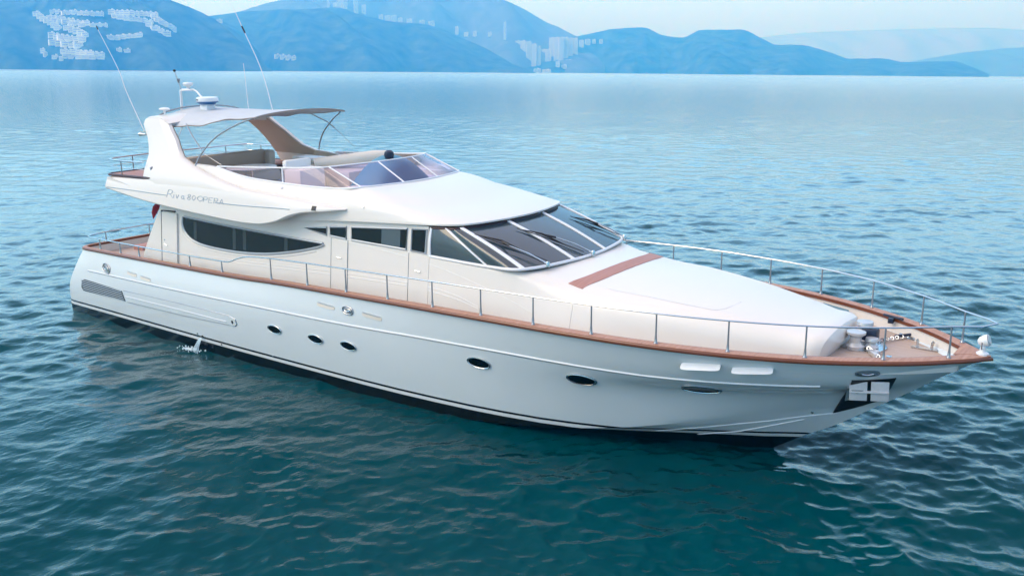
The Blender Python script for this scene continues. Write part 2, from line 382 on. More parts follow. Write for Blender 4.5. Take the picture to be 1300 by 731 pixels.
# ---- hills across the water
def hillmat(name, c1, c2):
    m, t, b = newmat(name); N, L = t.nodes, t.links
    tc = N.new('ShaderNodeTexCoord'); n = N.new('ShaderNodeTexNoise'); n.inputs['Scale'].default_value = .02; n.inputs['Detail'].default_value = 10; n.inputs['Roughness'].default_value = .65
    L.new(tc.outputs['Object'], n.inputs['Vector']); cr = N.new('ShaderNodeValToRGB')
    cr.color_ramp.elements[0].position = .35; cr.color_ramp.elements[1].position = .68
    cr.color_ramp.elements[0].color = (*c1, 1); cr.color_ramp.elements[1].color = (*c2, 1)
    L.new(n.outputs[0], cr.inputs[0]); L.new(cr.outputs[0], b.inputs['Base Color']); b.inputs['Roughness'].default_value = .9
    b.inputs['Specular IOR Level'].default_value = .1
    return m
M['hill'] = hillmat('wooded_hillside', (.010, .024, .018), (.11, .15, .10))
M['pale_hill'] = hillmat('haze_paled_distant_slope', (.11, .12, .12), (.20, .22, .21))  # haze over the farther ridges painted in as a paler slope colour
M['far_hill'] = hillmat('haze_paled_far_hillside', (.38, .36, .36), (.52, .50, .48))  # colour paled further to stand for thick haze, not bare ground
HB = {}
def hill(name, label, ridge, d0, d1, seed, rough=1.0, m='hill'):
    """ridge: (px, py) skyline points; shore at distance d0, crest at d1"""
    rs = np.random.RandomState(seed); cv = Cv(ridge); x0, x1 = ridge[0][0], ridge[-1][0]
    n = int((x1-x0)/2.2); rows = []; T = 26
    ph = rs.uniform(0, 6.28, (40,)); fr = 10**rs.uniform(-1.9, -.25, (40,))
    for i in range(n+1):
        px = x0+(x1-x0)*i/n; py = cv(px)
        py += rough*sum(.62*(.02/f_)**.45*math.sin(px*f_*2*math.pi*.35+p_) for f_, p_ in zip(fr[:22], ph[:22]))*.22
        sh = d0*(1+.04*math.sin(px*.021+seed)+.02*math.sin(px*.067+seed*2)); row = []
        zr = max(wC.z+d1*elev(px, py), 2.0)
        for k in range(T+8):
            t_ = k/(T-1)
            d = sh+(d1-sh)*t_
            if t_ <= 1:
                z = zr*(math.sin(t_*math.pi/2)**.85)
                z *= 1+.10*rough*math.sin(px*.05+t_*7+ph[0])*math.sin(math.pi*t_)+.06*math.sin(px*.13+t_*15+ph[1])*math.sin(math.pi*t_)
                z = min(z, wC.z+d*(zr-wC.z)/d1)
            else: z = zr*(1-.9*(t_-1)/.28*.6)
            if k == 0: z = -3
            row.append(bearing(px, d, z))
        rows.append(row)
    o = obj(name, MB().loft(rows), M[m], weld=False, angle=180); o['kind'] = 'structure'
    HB[name+str(seed)] = BVHTree.FromPolygons([v.co.copy() for v in o.data.vertices], [tuple(p.vertices) for p in o.data.polygons])
    return HB[name+str(seed)]
hA = hill('hill', '', [(-260, -30), (-80, -5), (0, 4), (30, 3), (60, -2), (130, -22), (200, -12), (240, 1), (262, 10), (290, 24), (318, 42), (340, 62), (352, 84), (358, 88)], 2300, 3000, 1)
hB = hill('hill', '', [(180, 60), (250, 34), (285, 21), (325, 16), (350, 14), (385, 13), (410, 12), (440, 10), (462, 18), (480, 22), (505, 28), (540, 31), (562, 37), (590, 50), (620, 64), (650, 82), (676, 92)], 3000, 3700, 2)
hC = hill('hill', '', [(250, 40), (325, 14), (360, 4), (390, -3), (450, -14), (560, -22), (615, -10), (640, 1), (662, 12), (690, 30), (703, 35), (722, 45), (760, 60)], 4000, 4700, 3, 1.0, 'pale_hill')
hD = hill('hill', '', [(560, 84), (600, 66), (640, 62), (680, 64), (715, 50), (740, 43), (770, 37), (803, 35), (830, 46), (850, 48), (875, 38), (920, 38), (948, 50), (965, 57), (990, 57), (1030, 67), (1055, 75), (1090, 74), (1112, 78), (1130, 83), (1150, 90), (1160, 94)], 3900, 4600, 4)
hE = hill('hill', '', [(880, 90), (960, 82), (1040, 78), (1110, 79), (1178, 78), (1205, 86), (1224, 94.5)], 4000, 4500, 5, .5)
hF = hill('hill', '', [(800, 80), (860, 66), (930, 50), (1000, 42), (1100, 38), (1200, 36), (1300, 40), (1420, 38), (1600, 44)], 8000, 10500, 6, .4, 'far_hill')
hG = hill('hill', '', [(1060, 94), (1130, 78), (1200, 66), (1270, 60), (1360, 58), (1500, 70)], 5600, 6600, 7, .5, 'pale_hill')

# haze: the damp air that turns the far shore blue
def build_haze():
    m = bpy.data.materials.new('sea_haze'); m.use_nodes = True; t = m.node_tree; t.nodes.clear()
    v = t.nodes.new('ShaderNodeVolumePrincipled'); o = t.nodes.new('ShaderNodeOutputMaterial'); t.links.new(v.outputs[0], o.inputs['Volume'])
    v.inputs['Color'].default_value = (.06, .40, .95, 1); v.inputs['Absorption Color'].default_value = (.85, 1, 1, 1)
    v.inputs['Density'].default_value = 5.5e-4; v.inputs['Anisotropy'].default_value = .4
    ob = obj('haze', MB().box((0, 0, 240), (25000, 25000, 482)), m, flat=True); ob['kind'] = 'stuff'; ob.visible_shadow = True
    return ob
build_haze()

# ---- buildings on the far shore
M['bld'] = mat('pale_rendered_wall', (.76, .76, .74), .8)
M['bld_w'] = mat('bright_white_wall', (.88, .88, .86), .8)
M['bld_win'] = mat('dim_window_bands', (.30, .33, .36), .4)
ORD = ['first', 'second', 'third', 'fourth', 'fifth', 'sixth', 'seventh', 'eighth', 'ninth', 'tenth', 'eleventh', 'twelfth', 'thirteenth', 'fourteenth', 'fifteenth', 'sixteenth', 'seventeenth', 'eighteenth', 'nineteenth', 'twentieth']
def building(name, px, py, wpx, hpx, bvh, dref, label, cat, group, m):
    """a block whose foot stands on the hillside"""
    d = wF+wR*((px-650)/FPX)-wU*((py-365.5)/FPX); d.normalize()
    h = bvh.ray_cast(wC, d)
    if h[0] is None: return
    p = h[0]; dist = (p-wC).length; s_ = dist/FPX; w, hh = wpx*s_, hpx*s_; dp = max(w*.5, min(w, 16))
    e_ = empty(name, (p.x, p.y, p.z-3), label, cat, group)
    e_.rotation_euler = (0, 0, math.atan2(d.y, d.x)-math.pi/2+rnd.uniform(-.2, .2))
    wl = obj('wall', MB().box((0, 0, (hh+3)/2), (w, dp, hh+3)), m, e_, flat=True)
    obj('roof', MB().box((0, 0, hh+3+.5), (w*.97, dp*.97, 1.0)).box((w*.15, 0, hh+5), (w*.3, dp*.4, 3)), M['bld'], e_, flat=True)
    wb = MB(); fl = max(2, int(hh/3.4)); fl = min(fl, 24)
    for k in range(fl): wb.box((0, -dp/2-.06, 3+hh*(k+.55)/fl), (w*.80, .16, hh/fl*.30))
    o = obj('window_band', wb, M['bld_win'], e_, flat=True)
rows_ = [ # name of the row, start(px,py), end, count, width, height
 ('topmost left row', (68, 17), (129, 20), 10, 5.5, 3.2), ('steep upper left terrace', (46, 20), (74, 37), 7, 6, 3.2), ('second left row', (64, 24), (110, 32), 9, 5.5, 3.2), ('third left row', (70, 29), (104, 33), 6, 6, 3),
 ('upper right terrace', (142, 18), (197, 21), 10, 5.6, 3.4), ('curving right terrace', (146, 23), (190, 29), 7, 6, 3), ('right end terrace', (196, 24), (220, 40), 6, 6, 3.8), ('right end lower terrace', (190, 34), (212, 45), 4, 7, 4),
 ('short middle row', (118, 33), (134, 34), 3, 5, 2.5), ('middle left estate row', (86, 38), (108, 47), 5, 7, 4.4), ('lower left estate row', (66, 48), (104, 53), 7, 6.5, 4.2), ('lowest broad estate row', (68, 57), (100, 60), 5, 8, 4.4),
 ('bottom left row', (82, 68), (128, 71), 8, 6.5, 3.5), ('bottom left upper row', (84, 73.5), (126, 74), 6, 7, 2.8), ('shoreward left pair', (70, 74), (80, 76), 2, 6, 3), ('mid right row', (140, 50), (178, 47), 6, 6, 3), ('lone left group', (54, 66), (58, 72), 2, 4, 4),
 ('middle lone group', (151, 65), (162, 66), 2, 5, 2.6), ('upper antenna trio', (278, 29), (292, 31), 3, 6, 2.8), ('right pale pair', (312, 35), (320, 37), 2, 5, 2.4)]
for nm, a_, b_, cnt, w_, h_ in rows_:
    for k in range(cnt):
        u = k/max(cnt-1, 1)
        building('hillside_house', a_[0]+(b_[0]-a_[0])*u+rnd.uniform(-.7, .7), a_[1]+(b_[1]-a_[1])*u+rnd.uniform(-.6, .6), w_*rnd.uniform(1.0, 1.45), h_*rnd.uniform(.8, 1.2), hA, 2600,
                 'white block on the left hillside, %s from the left in the %s' % (ORD[k], nm), 'house', 'white houses on the left hillside', M['bld_w'] if rnd.random() < .8 else M['bld'])
for k, (px, py, w_, h_) in enumerate([(352, 74, 6, 4), (359, 75, 6, 4.5), (366, 76, 6, 4.5), (373, 76, 5, 4)]):
    building('hillside_house', px, py, w_, h_, hB, 3400, 'low pale house on the dark headland, %s of the four behind the tall antenna' % ORD[k], 'house', 'houses on the headland', M['bld_w'])
tw = [(643, 55, 3, 24, 1), (650, 72, 6, 20, 1), (657, 78, 6, 24, 1), (664, 80, 6, 26, 1), (671, 82, 6, 27, 1), (678, 84, 6, 26, 1), (684, 83, 4, 22, 1), (647, 78, 7, 10, 0), (690, 76, 5, 12, 0), (696, 78, 7, 14, 0),
      (700, 76, 6, 26, 1), (706, 77, 6, 27, 1), (712, 78, 6, 28, 1), (718, 78, 6, 28, 1), (724, 78, 6, 27, 1), (730, 77, 6, 26, 1), (708, 85, 5, 6, 0), (716, 87, 7, 4, 0), (735, 93, 6, 8, 1), (682, 92, 9, 4, 0), (694, 93, 10, 4, 0), (722, 82, 8, 5, 0), (738, 60, 6, 8, 0), (746, 57, 6, 6, 0), (754, 55, 4, 4, 0), (763, 55, 4, 4, 0)]
for k, (px, py, w_, h_, tl) in enumerate(tw):
    building('tower_block' if tl else 'low_building', px, py, w_, h_, hD, 4500, ('pale high-rise tower' if tl else 'low pale building')+' in the far-shore cluster under the saddle, %s across' % (ORD[k] if k < 20 else 'twenty-%s' % ORD[k-20]), 'tower block' if tl else 'building', 'city blocks on the far shore', M['bld'])
for k, (px, py, w_, h_) in enumerate([(417, 10, 3, 12), (425, 11, 4, 6), (431, 11, 6, 11), (438, 11, 5, 12), (452, 17, 5, 16), (462, 18, 5, 10), (484, 27, 5, 7), (492, 27, 7, 6), (500, 28, 7, 7), (508, 29, 6, 5), (520, 30, 7, 5), (536, 31, 6, 4), (548, 33, 7, 5), (580, 44, 4, 9), (592, 46, 5, 4), (603, 46, 5, 5), (622, 46, 5, 4), (641, 50, 3, 20)]):
    building('tower_block', px, py, w_, h_, hC, 6500, 'very pale hazy building on the distant ridge, %s from the left' % ORD[k], 'building', 'buildings on the distant ridge', M['bld'])
#SETTING_END
# ================================================================ THE YACHT
yacht = empty('motor_yacht', (0, 0, 0), 'large white motor yacht with teak rails and dark windows lying on the calm blue sea', 'yacht')
yacht.rotation_mode = 'QUATERNION'; yacht.rotation_quaternion = HEEL.to_quaternion()
Y = yacht

# ---- hull lines: half breadths and heights of five lines running bow to stern
sh_y = Cv([(0, 2.30), (2, 2.40), (4, 2.48), (6, 2.56), (8.9, 2.69), (10.26, 2.748), (11.58, 2.809), (12.9, 2.869), (14.2, 2.924), (15.5, 2.96), (16.75, 2.965), (18, 2.9), (19.23, 2.734), (20.45, 2.443), (21.64, 1.983), (22.74, 1.324), (23.3, .88), (23.68, .50), (23.95, .22), (24.1, 0)])
sh_z = Cv([(0, 2.05), (2, 2.10), (4, 2.15), (6, 2.205), (8, 2.28), (8.9, 2.335), (10.26, 2.393), (11.6, 2.44), (12.9, 2.49), (14.2, 2.535), (15.5, 2.572), (16.75, 2.597), (18, 2.61), (20.45, 2.612), (24.1, 2.59)])
STX = [.75, 1.3, 2, 3, 4, 5, 6, 7, 8, 9, 10, 11, 12, 13, 14, 15, 16, 17, 17.8, 18.5, 19.2, 19.8, 20.4, 20.9, 21.4, 21.8, 22.2, 22.6, 22.9, 23.2, 23.45, 23.65, 23.85, 24.0, 24.1]
def mapx(x, xe): return x if x < 14 else 14+(x-14)*(xe-14)/(24.1-14)
LINES = [
 (24.10, sh_y, sh_z, 0.0),
 (23.45, Cv([(.7, 2.50), (4, 2.66), (8, 2.80), (12, 2.87), (15, 2.86), (17, 2.74), (18.7, 2.50), (19.7, 2.26), (21, 1.80), (21.75, 1.46), (22.6, .92), (23.2, .32), (23.45, 0)]),
         Cv([(0, 1.46), (4.6, 1.57), (8.7, 1.69), (11.6, 1.77), (14.4, 1.88), (16.1, 1.92), (18.7, 1.925), (19.7, 1.945), (21.7, 2.02), (23.45, 2.13)]), -.30),
 (22.95, Cv([(0, 2.55), (4, 2.68), (8, 2.78), (12, 2.80), (15, 2.70), (17, 2.48), (18.5, 2.10), (20, 1.60), (21.2, 1.06), (22.2, .50), (22.7, .19), (22.95, 0)]),
         Cv([(0, .85), (8, .92), (12, .98), (16, 1.22), (19, 1.47), (21, 1.62), (22.95, 1.74)]), -.62),
 (22.35, Cv([(0, 2.50), (8, 2.63), (12, 2.62), (14, 2.54), (16, 2.33), (17.9, 1.90), (19.4, 1.42), (20.45, .92), (21.5, .38), (22.1, .1), (22.35, 0)]),
         Cv([(0, -.1), (8, -.05), (12, 0.02), (14, .08), (16, .22), (17.9, .48), (19.4, .80), (20.45, 1.02), (21.5, 1.2), (22.35, 1.3)]), -.72)]
kz = Cv([(0, -.75), (17, -.7), (18.5, -.55), (19.6, -.3), (20.45, 0), (20.94, .35), (21.67, .80), (22.35, 1.3)])
AFT = [(-.05, 0), (-.045, .45), (-.02, .80), (.04, .93), (.15, .985), (.35, 1.0)]
def line_pt(li, s):
    xe, fy, fz, dx = LINES[li]
    if s < len(AFT):
        ax, k = AFT[s]; x = ax+dx*(1-.0*k)
        return Vector((x, -fy(.4)*k, fz(0.2)))
    x = mapx(STX[s-len(AFT)], xe); f = max(0, 1-(x-.35)/2.2)
    return Vector((x+dx*f*f*f, -fy(x), fz(x)))
NS = len(AFT)+len(STX)
rows = []
for s in range(NS):
    P = [line_pt(i, s) for i in range(4)]; row = []
    for a_, (p0, p1, p2, p3) in enumerate(((P[0]*2-P[1], P[0], P[1], P[2]), (P[0], P[1], P[2], P[3]), (P[1], P[2], P[3], P[3]*2-P[2]))):
        for k in range(8):
            t_ = k/8; row.append(.5*((2*p1)+(p2-p0)*t_+(2*p0-5*p1+4*p2-p3)*t_*t_+(3*p1-p0-3*p2+p3)*t_**3))
    row.append(P[3].copy())
    if s < len(AFT): K = Vector((P[3].x, P[3].y*.0, kz(0)))
    else:
        x = mapx(STX[s-len(AFT)], 22.35); K = Vector((P[3].x, 0, kz(x)))
    for k in range(1, 9): row.append(P[3].lerp(K, k/8))
    rows.append(row)
hull = obj('hull', MB().loft(rows).mirror(), M['hull'], Y, angle=22)
HULL = bvh_of(hull)

# rub rail: bright half round moulding along the topsides
def sweep_on(bvh, pts, r, off=.0, n=8): return MB().tube(on_side(pts, bvh, off), r, n)
rz = LINES[1][2]
pts = [(x, rz(x)) for x in np.linspace(.62, 21.78, 90)]
both('rub_rail', sweep_on(HULL, pts, .021), M['white_metal'], Y)
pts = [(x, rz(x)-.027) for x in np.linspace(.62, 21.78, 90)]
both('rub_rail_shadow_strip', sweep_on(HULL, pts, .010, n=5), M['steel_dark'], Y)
# spray rails under the bow
for dz, x0, x1 in ((-.18, 18.6, 21.75), (-.40, 19.3, 21.2)):
    cz = LINES[3][2]; pp = []
    for x in np.linspace(x0, x1, 40):
        fd = min(1, (x1-x)/2.5+.55)
        pp.append((x, cz(x)+dz*fd-.02))
    both('spray_rail', sweep_on(HULL, pp, [.003]+[.014]*38+[.003], n=6), M['white_metal'], Y)

# cap rail (teak) and varnished edge, both sides round the stern to the bow
def sheer(off, dz, closed=True):
    P = [line_pt(0, s) for s in range(NS)]
    Q = catmull(P, 3); out = []
    for i, p in enumerate(Q):
        a = Q[max(i-1, 0)]; b_ = Q[min(i+1, len(Q)-1)]; d = (b_-a); d.z = 0; d.normalize(); nrm = Vector((d.y, -d.x, 0))
        if i == 0: nrm = Vector((-1, 0, 0))
        if off < 0: off_ = off*(.45+.55*min(1, max(0, (p.x-3)/11)))
        else: off_ = off
        q = p+nrm*off_; q.z += dz; q.y = min(q.y, 0 if off >= 0 else -.0)
        if i == len(Q)-1: q = Vector((p.x+max(off, 0)*1.8+min(off, 0)*2.4, 0, p.z+dz))
        if off < 0: q.x = min(q.x, 24.1+off*2.4)
        out.append(q)
    return out
def strake(offs):
    A = [sheer(o_, z_) for o_, z_ in offs]; return MB().loft([[a[i] for a in A] for i in range(len(A[0]))], close_v=True)
obj('cap_rail', strake([(.03, .0), (.03, .035), (-.02, .042), (-.16, .042), (-.18, .035), (-.18, 0)]).mirror(), M['teak_cap'], Y, angle=50)
obj('varnished_inner_edge', strake([(-.175, -.01), (-.175, .036), (-.19, .036), (-.19, -.03)]).mirror(), M['varnish'], Y, angle=60)
obj('varnished_rubbing_edge', strake([(.0, -.042), (.032, -.048), (.054, -.036), (.058, -.01), (.05, .022), (.031, .032), (.0, -.01)]).mirror(), M['varnish'], Y, angle=60)
# inner bulwark and teak decks
A = [sheer(-.15, -.0), sheer(-.17, -.26)]
obj('inner_bulwark', MB().loft([[a[i] for a in A] for i in range(len(A[0]))]).mirror(), M['gel'], Y)
dk = sheer(-.165, -.26); dk2 = [p for p in dk]
rows = []
for p in dk2: rows.append([Vector((p.x, p.y*k, p.z)) for k in (1, .75, .5, .25, 0, -.25, -.5, -.75, -1)])
obj('teak_deck', MB().loft(rows), M['teak_deck'], Y, angle=80)
# solid teak breasthook in the eyes of the bow, with the varnished nose
obj('bow_cap', MB().prism([(23.62, -.26, 2.628), (23.86, -.10, 2.627), (24.16, -.02, 2.627), (24.16, .02, 2.627), (23.86, .10, 2.627), (23.62, .26, 2.628)], (0, 0, .012)), M['teak_cap'], Y)

# ---- things let into the topsides
def mir_both(name, mb, m, parent, **k): return both(name, mb, m, parent, **k)
for i, (x, z, a_, b_, tl) in enumerate([(9.16, 1.22, .245, .105, -.04), (10.6, 1.24, .245, .105, -.04), (11.67, 1.27, .245, .105, -.04), (15.33, 1.57, .285, .12, -.03), (17.59, 1.60, .30, .125, -.02), (19.77, 1.68, .34, .115, .02)]):
    for sgn in (1, -1):
        def mk(mb): return mb if sgn == 1 else mb.flipped()
        p = obj('porthole', mk(drape(ell(x, z, a_, b_, tl), HULL, .016, .05, .06)), M['steel_dark'], Y)
        obj('glass', mk(drape(ell(x, z, a_*.86, b_*.78, tl), HULL, .026, .02, .06)), M['glass'], p)
        rim = on_side(ell(x, z, a_*.97, b_*.93, tl), HULL, .020)
        obj('rim', mk(MB().tube(rim, .011, 6, closed=True)), M['steel'], p)
def fairlead(x, z, a_, b_, tl, parent=Y):
    p, q = mir_both('fairlead', drape(ell(x, z, a_, b_, tl, p=2.6), HULL, .012, .03), M['steel_dark'], parent)
    for o_, f_ in ((p, 0), (q, 1)):
        mb = MB().tube(on_side(ell(x, z, a_*.96, b_*.95, tl, p=2.6), HULL, .014), .016, 6, closed=True)
        mb.tube(on_side(ell(x, z, a_*.62, b_*.45, tl), HULL, .018), .016, 6, closed=True)
        mb2 = MB().tube(on_side([(x-a_*.5, z-b_*.05), (x, z-.02), (x+a_*.5, z+b_*.1)], HULL, .03), .013, 6)
        obj('rim', mb.flipped() if f_ else mb, M['steel_dark'], o_); obj('roller', mb2.flipped() if f_ else mb2, M['steel'], o_)
fairlead(1.62, 1.66, .21, .115, -.25); fairlead(11.72, 2.10, .17, .085, -.05); fairlead(22.51, 2.37, .17, .055, .06)
# freeing ports: pale recesses with rounded ends
for x, z, w_, h_ in ((11.0, 2.085, .29, .052), (12.47, 2.09, .30, .052), (2.98, 1.69, .25, .05), (3.68, 1.665, .26, .05)):
    p, q = mir_both('freeing_port', drape(ell(x, z, w_, h_, -.035, p=4), HULL, .008, .02), M['cream'], Y)
    mir_both('port_lip', drape(ell(x-.01, z+h_*.75, w_*.95, .012, -.035, p=3), HULL, .02, .02), M['grey_frame'], Y)
for x, z, w_, h_ in ((20.0, 2.315, .34, .052), (20.84, 2.335, .33, .050)):
    ol = ell(x, z, w_, h_, .09, p=5); lo = drape(ol, HULL, .006, .02)
    lo.v = [(v_[0], v_[1]-.13*max(0, (z+.09*(v_[0]-x)+h_-v_[2])/(2*h_)), v_[2]) for v_ in lo.v]      # foot pushed outward so the panel catches sky light and reads white
    mir_both('white_freeing_port', lo, M['white_metal'], Y)
# engine room grille and the long recessed fairing behind it
gr = drape([(.30, 1.14), (.45, 1.19), (2.48, 1.15), (2.62, .875), (.36, .84), (.27, .93)], HULL, .008, .02)
g0, g1 = mir_both('engine_grille', gr, M['vent'], Y)
for k in range(6):
    z0 = 1.155-k*.052; pp = on_side([(.30+.02*k, z0), (1.2, z0-.006), (2.48+.022*k, z0-.012)], HULL, .022)
    mb = MB().tube(pp, .0105, 6); obj('grille_bar', mb, M['grey_frame'], g0); obj('grille_bar', mb.flipped(), M['grey_frame'], g1)
mir_both('long_fairing', drape([(2.56, 1.165), (5.5, 1.245), (7.42, 1.262), (7.66, 1.21), (7.70, 1.09), (7.62, 1.035), (5.5, .945), (2.72, .875)], HULL, .022, .04), M['hull'], Y)
mir_both('fairing_groove', MB().tube(on_side([(2.56, 1.175), (5.5, 1.255), (7.42, 1.272), (7.67, 1.215), (7.715, 1.09), (7.63, 1.025), (5.5, .935), (2.72, .865)], HULL, .004), .009, 5), M['steel_dark'], Y)
mir_both('fairing_ridge', MB().tube(on_side([(2.66, 1.03), (4, 1.06), (5.5, 1.085), (7.3, 1.10)], HULL, .030), .010, 5), M['white_metal'], Y)
mir_both('fairing_drain', drape(ell(7.55, 1.13, .035, .045), HULL, .028, .02), M['black'], Y)
for x, z in ((5.92, .52), (1.05, .27), (3.7, .28), (6.9, .40), (8.9, .47), (12.7, .5), (12.95, .5), (21.35, 1.12)):
    mir_both('skin_fitting', drape(ell(x, z, .022, .022, n=12), HULL, .02, .03), M['steel'], Y)
mir_both('discharge_pipe', MB().tube([Vector(p) for p in (on_side([(6.12, .47)], HULL, -.02)[0], on_side([(6.12, .47)], HULL, .06)[0])], .035, 10), M['black'], Y)
# anchor pocket, its plates and the anchor
ap = [(22.27, 2.20), (22.88, 2.24), (22.72, 1.92), (22.54, 1.63), (22.44, 1.50), (22.0, 1.26), (21.68, 1.12), (21.97, 1.66)]
p0, p1 = mir_both('anchor_pocket', drape(ap, HULL, .016, .03, .05), M['black'], Y)
for o_, f_ in ((p0, 0), (p1, 1)):
    mk = (lambda q: q.flipped()) if f_ else (lambda q: q)
    obj('pocket_plate', mk(drape([(22.17, 2.02), (22.36, 2.04), (22.24, 1.66), (21.93, 1.50)], HULL, .028, .02, .05)), M['silver'], o_)
    c = on_side([(22.46, 2.07)], HULL, .12)[0]; nn = Vector((.28, -.78, -.2)).normalized(); xx = Vector((.94, .33, .06)).normalized(); zz = nn.cross(xx).normalized(); zz = -zz if zz.z < 0 else zz
    rot = Matrix((xx, nn, zz)).transposed()
    an = obj('anchor', mk(MB().box(c+xx*-.175, (.29, .035, .38), rot).box(c+xx*.175, (.29, .035, .38), rot)), M['anchor'], o_, bevel=.008)
    obj('stock', mk(MB().box(c+nn*.03, (.64, .05, .03), rot)), M['anchor'], an, bevel=.006)
    obj('fluke', mk(MB().loft([[c+xx*(s_*.19)+nn*.02+xx*a_+zz*b_ for a_, b_ in ((-.11, -.02), (0, -.04), (.11, -.02), (.10, .03), (-.10, .03))] for s_ in (-1,)]+[[c+xx*(s_*.19)+nn*.045+xx*a_+zz*b_ for a_, b_ in ((-.09, -.01), (0, -.03), (.09, -.01), (.08, .02), (-.08, .02))] for s_ in (-1,)], close_v=True, cap=True)), M['steel'], an)

# ---- deckhouse and foredeck trunk: one moulded body
st = [ # x, zt, ys, zs, yb, sharp
 (3.55, 3.62, 2.02, 3.60, 2.22, 1), (5, 4.02, 2.06, 4.0, 2.22, 1), (9, 4.05, 2.06, 4.02, 2.22, 1), (13.2, 4.05, 2.03, 4.02, 2.24, 1), (13.5, 4.02, 2.03, 3.98, 2.25, 1)]
body_rows = []
def sect(x, zt, ys, zs, yb, rr, zb=None, bulge=.0):
    zb = (sh_z(x)-.28) if zb is None else zb
    # centre -> shoulder -> side, rounded corner of radius rr
    c = Vector((x, -ys, zs)); top = Vector((x, -ys*.45, zt-(zt-zs)*.22)); bot = Vector((x, -yb, zb))
    d1 = (top-c).normalized(); d2 = (bot-c).normalized(); a = c+d1*rr; b_ = c+d2*rr*.9
    row = [Vector((x, 0, zt)), Vector((x, -ys*.22, zt-(zt-zs)*.06)), top, top.lerp(a, .5)]
    for k in range(9):
        t_ = k/8; row.append(a*(1-t_)**2+c*2*t_*(1-t_)+b_*t_*t_)
    for k in (.25, .5, .75, 1):
        q = b_.lerp(bot, k); q.y -= bulge*math.sin(k*math.pi); row.append(q)
    return row
for x, dz in ((3.05, 0), (3.3, 0), (3.9, 0), (5, 0), (7, 0), (9, 0), (11, 0), (12.5, 0), (13.45, 0)):
    zt = {3.05: 2.25, 3.3: 2.75, 3.9: 3.70}.get(x, 4.05); ys = {3.05: 2.19, 3.3: 2.13, 3.9: 2.06}.get(x, 2.05)
    body_rows.append(sect(x, zt+.02, ys, zt, 2.22, .04))
body_rows.append(sect(13.5, 3.42, 2.115, 3.40, 2.23, .04))
for x, zt, ys, zs, yb, rr in [(14.3, 3.40, 2.13, 3.385, 2.24, .05), (15.1, 3.40, 2.12, 3.375, 2.25, .07), (15.7, 3.40, 2.03, 3.36, 2.24, .14), (16.1, 3.395, 1.96, 3.31, 2.22, .24), (16.5, 3.365, 1.90, 3.235, 2.19, .32),
      (17, 3.33, 1.90, 3.17, 2.14, .38), (17.7, 3.27, 1.85, 3.11, 2.05, .40), (18.4, 3.21, 1.80, 3.10, 1.94, .42), (19.1, 3.14, 1.70, 3.04, 1.82, .41), (19.8, 3.07, 1.57, 2.975, 1.68, .40), (20.4, 2.98, 1.43, 2.885, 1.52, .36), (20.9, 2.90, 1.30, 2.81, 1.37, .32), (21.25, 2.84, 1.19, 2.75, 1.25, .28)]:
    body_rows.append(sect(x, zt, ys, zs, yb, rr))
r_ = body_rows[-1]; zb = sh_z(21.5)-.28
for f_, g_, dx in ((.985, .985, .18), (.94, .94, .32), (.84, .86, .42), (.62, .68, .48), (.30, .34, .50)):   # the blunt rounded nose
    nr = []
    for i, p in enumerate(r_):
        k = i/(len(r_)-1); low = max(0, (k-.35)/.65)
        h_ = 2.84-(1-f_)*.40
        z = zb+(p.z-zb)*((h_-zb)/(2.84-zb)); nr.append(Vector((21.25+dx-low*.10*(dx/.5), p.y*g_, z)))
    body_rows.append(nr)
body_rows.append([Vector((21.25+.50-.10*max(0, (i/(len(r_)-1)-.35)/.65), 0, zb+.30*(1-i/(len(r_)-1)))) for i in range(len(r_))])
bd = MB().loft(body_rows).mirror()
house = obj('deckhouse', bd, M['gel'], Y, angle=28)
aft = [body_rows[0], [Vector((3.0, 0, p.z)) for p in body_rows[0]]]
HOUSE = bvh_of(house)
both('aft_bulkhead', MB().loft([[(3.02, 0, 1.95), (3.02, 0, 2.3), (3.3, 0, 2.8), (3.9, 0, 3.7)], [(3.04, -2.19, 1.95), (3.05, -2.17, 2.25), (3.3, -2.11, 2.75), (3.9, -2.04, 3.70)]]), M['gel'], Y)
# cockpit seat and steps seen over the stern rail
obj('cockpit_bench', MB().box((.72, .3, 1.86), (.5, 2.4, .16)), M['teak_step'], Y, bevel=.03)
obj('cockpit_locker', MB().box((2.2, -1.2, 1.92), (.6, .5, .24)), M['cream'], Y, bevel=.03)

# side door aft: proud leaf with dark gap
dr, dr2 = mir_both('side_door', drape([(3.98, 3.47), (4.66, 3.475), (4.64, 2.0), (3.98, 2.0)], HOUSE, .05, .06), M['gel'], Y)
for o_, f_ in ((dr, 0), (dr2, 1)):
    mb = MB().tube(on_side([(3.93, 2.0), (3.93, 3.50), (4.55, 3.52)], HOUSE, .01), .026, 6); mb2 = MB().tube(on_side([(4.12, 2.62), (4.24, 2.58)], HOUSE, .07), .014, 6)
    mb3 = drape(ell(4.1, 2.72, .02, .02, n=10), HOUSE, .065, .02)
    obj('door_gap', mb.flipped() if f_ else mb, M['black'], o_); obj('handle', mb2.flipped() if f_ else mb2, M['steel'], o_); obj('lock', mb3.flipped() if f_ else mb3, M['steel'], o_)

